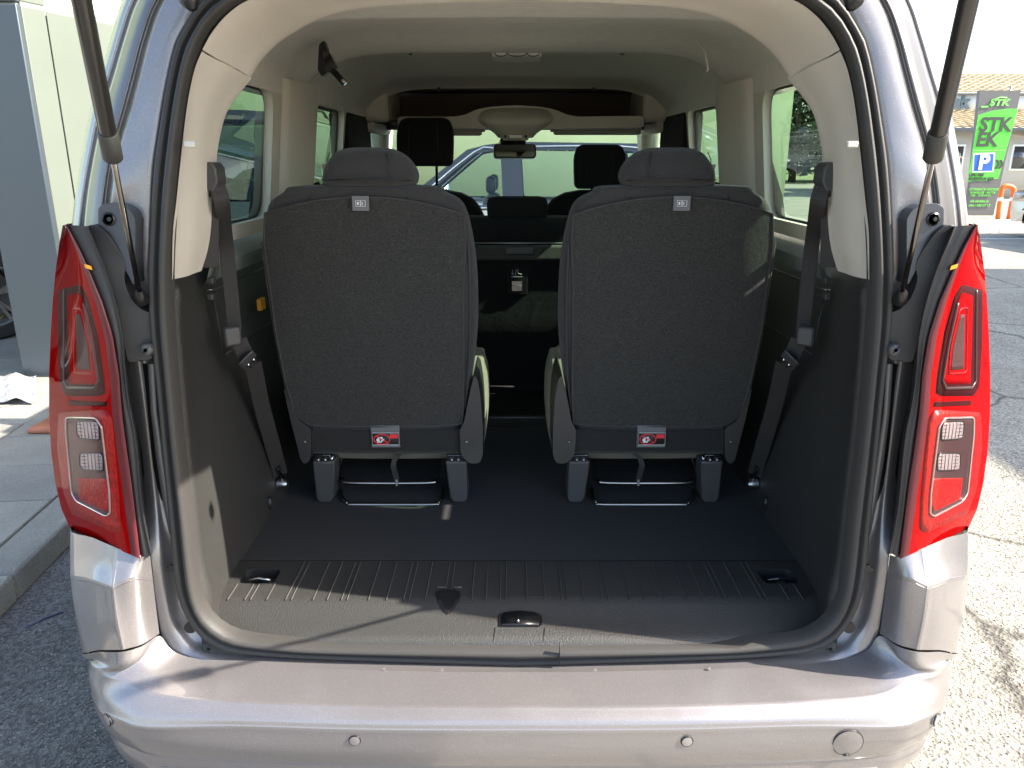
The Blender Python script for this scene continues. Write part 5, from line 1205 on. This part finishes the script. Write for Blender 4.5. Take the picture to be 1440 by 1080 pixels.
ringc(.105,.03,.075,.16,ORG,'lower_cone'); ringc(.076,.16,.052,.28,WHITE,'reflective_band'); ringc(.052,.28,.024,.43,ORG,'upper_cone')
lf = MB(); q = UZ(36,884,.004); lf.tube([q, q+Vector((.03,.05,.004)), q+Vector((.07,.09,.002))], .004, 5); tag(lf.build('litter_scrap', mat('dark_blue_scrap', (.04,.045,.09), .5)), 'small dark blue scrap on the asphalt below the kerb', 'litter')

# ================================================================ RIGHT: sign, barrier, long building, trees
SG = thing('parking_sign', 'tall green and grey STK EK parking banner sign beside the orange barrier', 'sign', (0,0,0))
gb = UZ(1378, 303, .0); SY = gb.y
def sg(px, py, dy=0): return U(px, py, SY+dy)
GRN = mat('sign_green', (.10,.62,.06), .5); SGY = mat('sign_grey', (.13,.13,.13), .5); SDK = mat('sign_dark_letters', (.05,.06,.05), .5); SBL = mat('sign_blue', (.02,.12,.50), .5); LGT = mat('sign_lime_letters', (.25,.80,.15), .5)
brd = [(1360,303),(1397,303),(1436,127),(1378,127)]
MB().prism([sg(x, y) for x, y in brd], (0,.12,0)).fixnormals().build('sign_board', SGY, SG, smooth=False)
gp = [(1357+.0,258),(1375,257),(1388,257),(1405,252)]
green = [(1361,256),(1370,254),(1385,254),(1404,251),(1431.5,153),(1415,153),(1395,156),(1375.5,162)]
MB().prism([sg(x, y, -.004) for x, y in green], (0,.01,0)).fixnormals().build('green_field', GRN, SG, smooth=False)
MB().prism([sg(x, y, -.008) for x, y in ((1368,211),(1414,211),(1414,212.3),(1368,212.3))], (0,.006,0)).build('dividing_line', LGT, SG, smooth=False)
def stext(s, px, py, hpx, m_, name='lettering', bold=.0, shear=.18, sx=1.0):
    p = sg(px, py, -.012); size = hpx*(p - CAMP).length/F/.72
    return text(name, s, size, p, (R(90), 0, 0), m_, SG, .004, 'CENTER', shear, bold, 1.0, sx)
stext('STK', 1400, 176, 15.5, SDK, bold=.013, sx=.98, shear=.03); stext('EK', 1388, 197, 15.5, SDK, bold=.013, sx=.98, shear=.06)
stext('STK', 1405, 144.5, 7, LGT, bold=.008, sx=1.3)
MB().prism([sg(x, y, -.012) for x, y in ((1380,149.2),(1390,148.6),(1391,151),(1380,151.4))], (0,.005,0)).build('logo_bar', LGT, SG, smooth=False)
MB().tube([sg(1394,150,-.012), sg(1394,141,-.012), sg(1400,139.5,-.012), sg(1406,137,-.012), sg(1416,137.5,-.012)], .012, 6).build('logo_swoosh', LGT, SG)
pb = [(1369,215.5),(1399.5,214.5),(1397.5,242),(1367,242.5)]
MB().prism([sg(x, y, -.010) for x, y in pb], (0,.006,0)).build('parking_plate_border', WHITE, SG, smooth=False)
MB().prism([sg(x, y, -.014) for x, y in ((1371,217.5),(1397.5,216.5),(1395.5,240),(1369.2,240.5))], (0,.006,0)).build('parking_plate', SBL, SG, smooth=False)
p = sg(1383.5, 229, -.02); text('parking_letter', 'P', 17*(p-CAMP).length/F/.72, p, (R(90),0,0), WHITE, SG, .004, 'CENTER', 0, .02)
p = sg(1406, 229, -.012); text('arrows', '\u00bb', 15*(p-CAMP).length/F/.72, p, (R(90),0,0), SDK, SG, .003, 'CENTER', 0, .008)
stext('LEN PRE', 1373, 246, 3.2, SDK, bold=.004, sx=1.1); stext('KLIENTOV STK', 1380, 251.5, 3.2, SDK, bold=.004, sx=1.0)
stext('OTVARACIE HODINY:', 1384, 266.5, 3.0, LGT, sx=.85); stext('PONDELOK - PIATOK', 1382, 271, 2.6, LGT, sx=.85); stext('7:00 - 15:30 HOD.', 1379, 275, 2.6, LGT, sx=.9)
stext('stk-skolska.sk', 1377, 283, 3.0, LGT, sx=.95); stext('044 / 430 07 13', 1377, 289, 3.0, LGT, sx=.95)
for px in (1364, 1392): MB().cyl(Vector((sg(px,303).x, SY+.06, 0)), Vector((sg(px,303).x, SY+.06, .3)), .03, 10).build('post', STEEL, SG)
# barrier hoop
HB = UZ(1406, 308, 0); hp = [U(1403,308,HB.y-.0), U(1407.5,272,HB.y), U(1410,264,HB.y), U(1416,261.5,HB.y), U(1424,264,HB.y), U(1425,272,HB.y), U(1418.5,308,HB.y)]
hoop = thing('hoop_barrier', 'orange and white steel hoop barrier in front of the green sign', 'barrier', (0,0,0)); ORB = mat('orange_paint', (.80,.16,.02), .45)
hp[0].z = 0; hp[-1].z = 0; MB().tube(cr(hp, 4), .055, 12).build('hoop', ORB, hoop)
for (a, b, t0, t1) in ((0,1,.70,.85),(6,5,.70,.85)):
    A_, B_ = hp[a], hp[b]; MB().tube([A_.lerp(B_, t0), A_.lerp(B_, t1)], .058, 12).build('white_band', WHITE, hoop)
# long building behind
LBY = 27.0
lb = thing('service_building', 'low white building with brown tiled roof and sign band at the right', 'building', (0,0,0))
x0 = U(1318, 200, LBY).x; x1 = x0 + 22
zg = U(1400, 181, LBY).z; zband0 = U(1400,152,LBY).z; zband1 = U(1400,131,LBY).z; 
MB().box((x0, LBY+.3, 0), (x1, LBY+9, zg)).build('wall', mat('cream_wall', (.66,.62,.54), .8, var=.03, vscale=1), lb)
ROOF = mat('brown_concrete_tile', (.42,.34,.23), .85, var=.25, vscale=4)
def tiled(y0, z0, y1, z1, xa_, xb_, nm):
    n_r = 11; n_c = 300; mb = MB(); d = Vector((0, y1-y0, z1-z0)); L_ = d.length; dd = d/L_; nn = Vector((0,-dd.z,dd.y))
    for r in range(n_r):
        a = Vector((0,y0,z0)) + dd*(L_*r/n_r); b = Vector((0,y0,z0)) + dd*(L_*(r+1)/n_r*1.0)
        row0 = []; row1 = []; row2 = []
        for c in range(0, 141):
            x = xa_ + (xb_-xa_)*c/140; wv = .03*abs(math.sin(c*math.pi/2+.0001)); row0.append(Vector((x,0,0)) + a + nn*(.0+wv)); row1.append(Vector((x,0,0)) + a + nn*(.05+wv)); row2.append(Vector((x,0,0)) + b + nn*(.005+wv))
        mb.grid([row0, row1, row2])
    o_ = mb.fixnormals().build(nm, ROOF, lb, smooth=False); o_['kind'] = 'stuff'; return o_
tiled(LBY-.3, zg+.02, LBY+1.1, zband0-.03+.0, x0-.3, x1+.3, 'lower_roof_tiles')
MB().box((x0-.3, LBY+1.0, zband0), (x1+.3, LBY+1.25, zband1)).build('sign_band', WFR, lb)
MB().box((x0-.35, LBY+.9, zband1), (x1+.35, LBY+1.3, zband1+.07)).build('band_capping', mat('grey_cap', (.18,.18,.18), .5), lb)
ztop = U(1400, 103, LBY+4).z
tiled(LBY+.9, zband1+.08, LBY+4.4, ztop, x0-.3, x1+.3, 'upper_roof_tiles')
MB().box((x0-.3, LBY-.36, zg-.10), (x1+.3, LBY-.24, zg+.02)).build('gutter', MATS['grey_cap'], lb)
p = U(1347, 144, LBY+.95); text('sign_lettering', 'rak', 1.02*10.5*(p-CAMP).length/F/.55, p, (R(90),0,0), mat('sign_blue_grey_letters', (.06,.10,.12), .5), lb, .02, 'CENTER', 0, .03)
for px in (1346, 1440, 1500): MB().box((U(px,150,LBY).x-.03, LBY+.9, zband0-.1), (U(px,150,LBY).x+.03, LBY+.96, zband1+.3)).build('bracket', STEEL, lb)
for (px0, px1) in ((1341,1352),(1424,1446),(1475,1500),(1530,1560)):
    a = U(px0, 203, LBY+.26); b = U(px1, 240, LBY+.26); wf = MB().box((a.x,LBY+.22,b.z),(b.x,LBY+.32,a.z)).build('window', WFR, lb, bevel=.01)
    MB().box((a.x+.07,LBY+.20,b.z+.07),(b.x-.07,LBY+.23,a.z-.07)).build('pane', PG, wf)
# parking bay line on the far asphalt
a = UZ(1385, 336, .004); MB().box((a.x-.4, a.y-.06, .004), (a.x+9, a.y+.06, .006)).build('bay_line', mat('road_paint', (.6,.58,.52), .8)) ; struct(bpy.data.objects['bay_line'])
# unseen building added at the right to cast shade over the asphalt
shade_bld = thing('shade_building', 'tall plain unseen building added at the right to shade the asphalt', 'building', (0,0,0))
MB().box((13, -1.15, 0), (22, 7.5, 8.4)).build('wall', MATS['cream_wall'], shade_bld); MB().box((12.9,-1.25,8.4),(22.1,7.6,8.6)).build('roof', MATS['grey_cap'], shade_bld)
for k in range(4): MB().box((12.96, -.2+k*2, 1.2), (12.995, 1.0+k*2, 2.6)).build('window', PG, shade_bld)

# trees: conifers seen through the right side window
BARK = mat('bark', (.08,.06,.045), .9, bump=1, bscale=20)
LEAFS = [mat('conifer_needles_a', (.035,.07,.022), .8, col2=(.075,.13,.04), vscale=1.2), mat('conifer_needles_b', (.05,.085,.028), .8, col2=(.11,.15,.055), vscale=1.5)]
def tree(x, y, h, r, label, seed, kind=0, n=5200):
    rg = random.Random(seed); t = thing('conifer_tree', label, 'tree', (x, y, 0), 0, 'conifers beyond the lawn')
    MB().tube([Vector((0,0,0)), Vector((.05,0,h*.4)), Vector((0,.05,h*.95))], [.22,.14,.03], 10).build('trunk', BARK, t)
    mb = MB(); lobes = [(rg.uniform(0, 6.28), rg.uniform(.1,.9), rg.uniform(.15,.4)) for _ in range(26)]
    for _ in range(n):
        z = rg.random()**.85; a = rg.uniform(0, 6.28); R_ = r*(1-z)**.75*(.55+.45*rg.random()**.4)
        for (la, lz, lr) in lobes:
            if abs(z-lz) < .07 and math.cos(a-la) > .75: R_ *= 1+lr
        p = Vector((R_*math.cos(a), R_*math.sin(a), h*.06 + z*h*.94)); s_ = rg.uniform(.22,.5)
        d = Vector((math.cos(a), math.sin(a), rg.uniform(-.6,.5))).normalized()*s_; q = Vector((rg.uniform(-1,1), rg.uniform(-1,1), rg.uniform(-1,1))).normalized()*s_*.35
        mb.add([p-q*.6, p+d*.5-q, p+d, p+d*.5+q], [(0,1,2,3)], rg.random() < .4)
    for k in range(8):
        z = .12+.1*k; a = k*2.4; MB().tube([Vector((0,0,h*z)), Vector((r*.6*(1-z)*math.cos(a), r*.6*(1-z)*math.sin(a), h*z+.15))], [.05,.015], 6).build('limb', BARK, t)
    mb.m = [int(v) for v in mb.m]; mb.build('crown', LEAFS, t, smooth=False)
tree(16.3, 45.0, 8.5, 2.0, 'slim dark conifer nearest the green wall', 1, 0, 6500); tree(18.7, 46.5, 8.0, 2.1, 'middle bushy conifer seen through the right side window', 2, 0, 6500)
tree(21.0, 47.0, 8.6, 2.0, 'right conifer of the row beyond the lawn, nearest the service building', 3, 0, 6500)
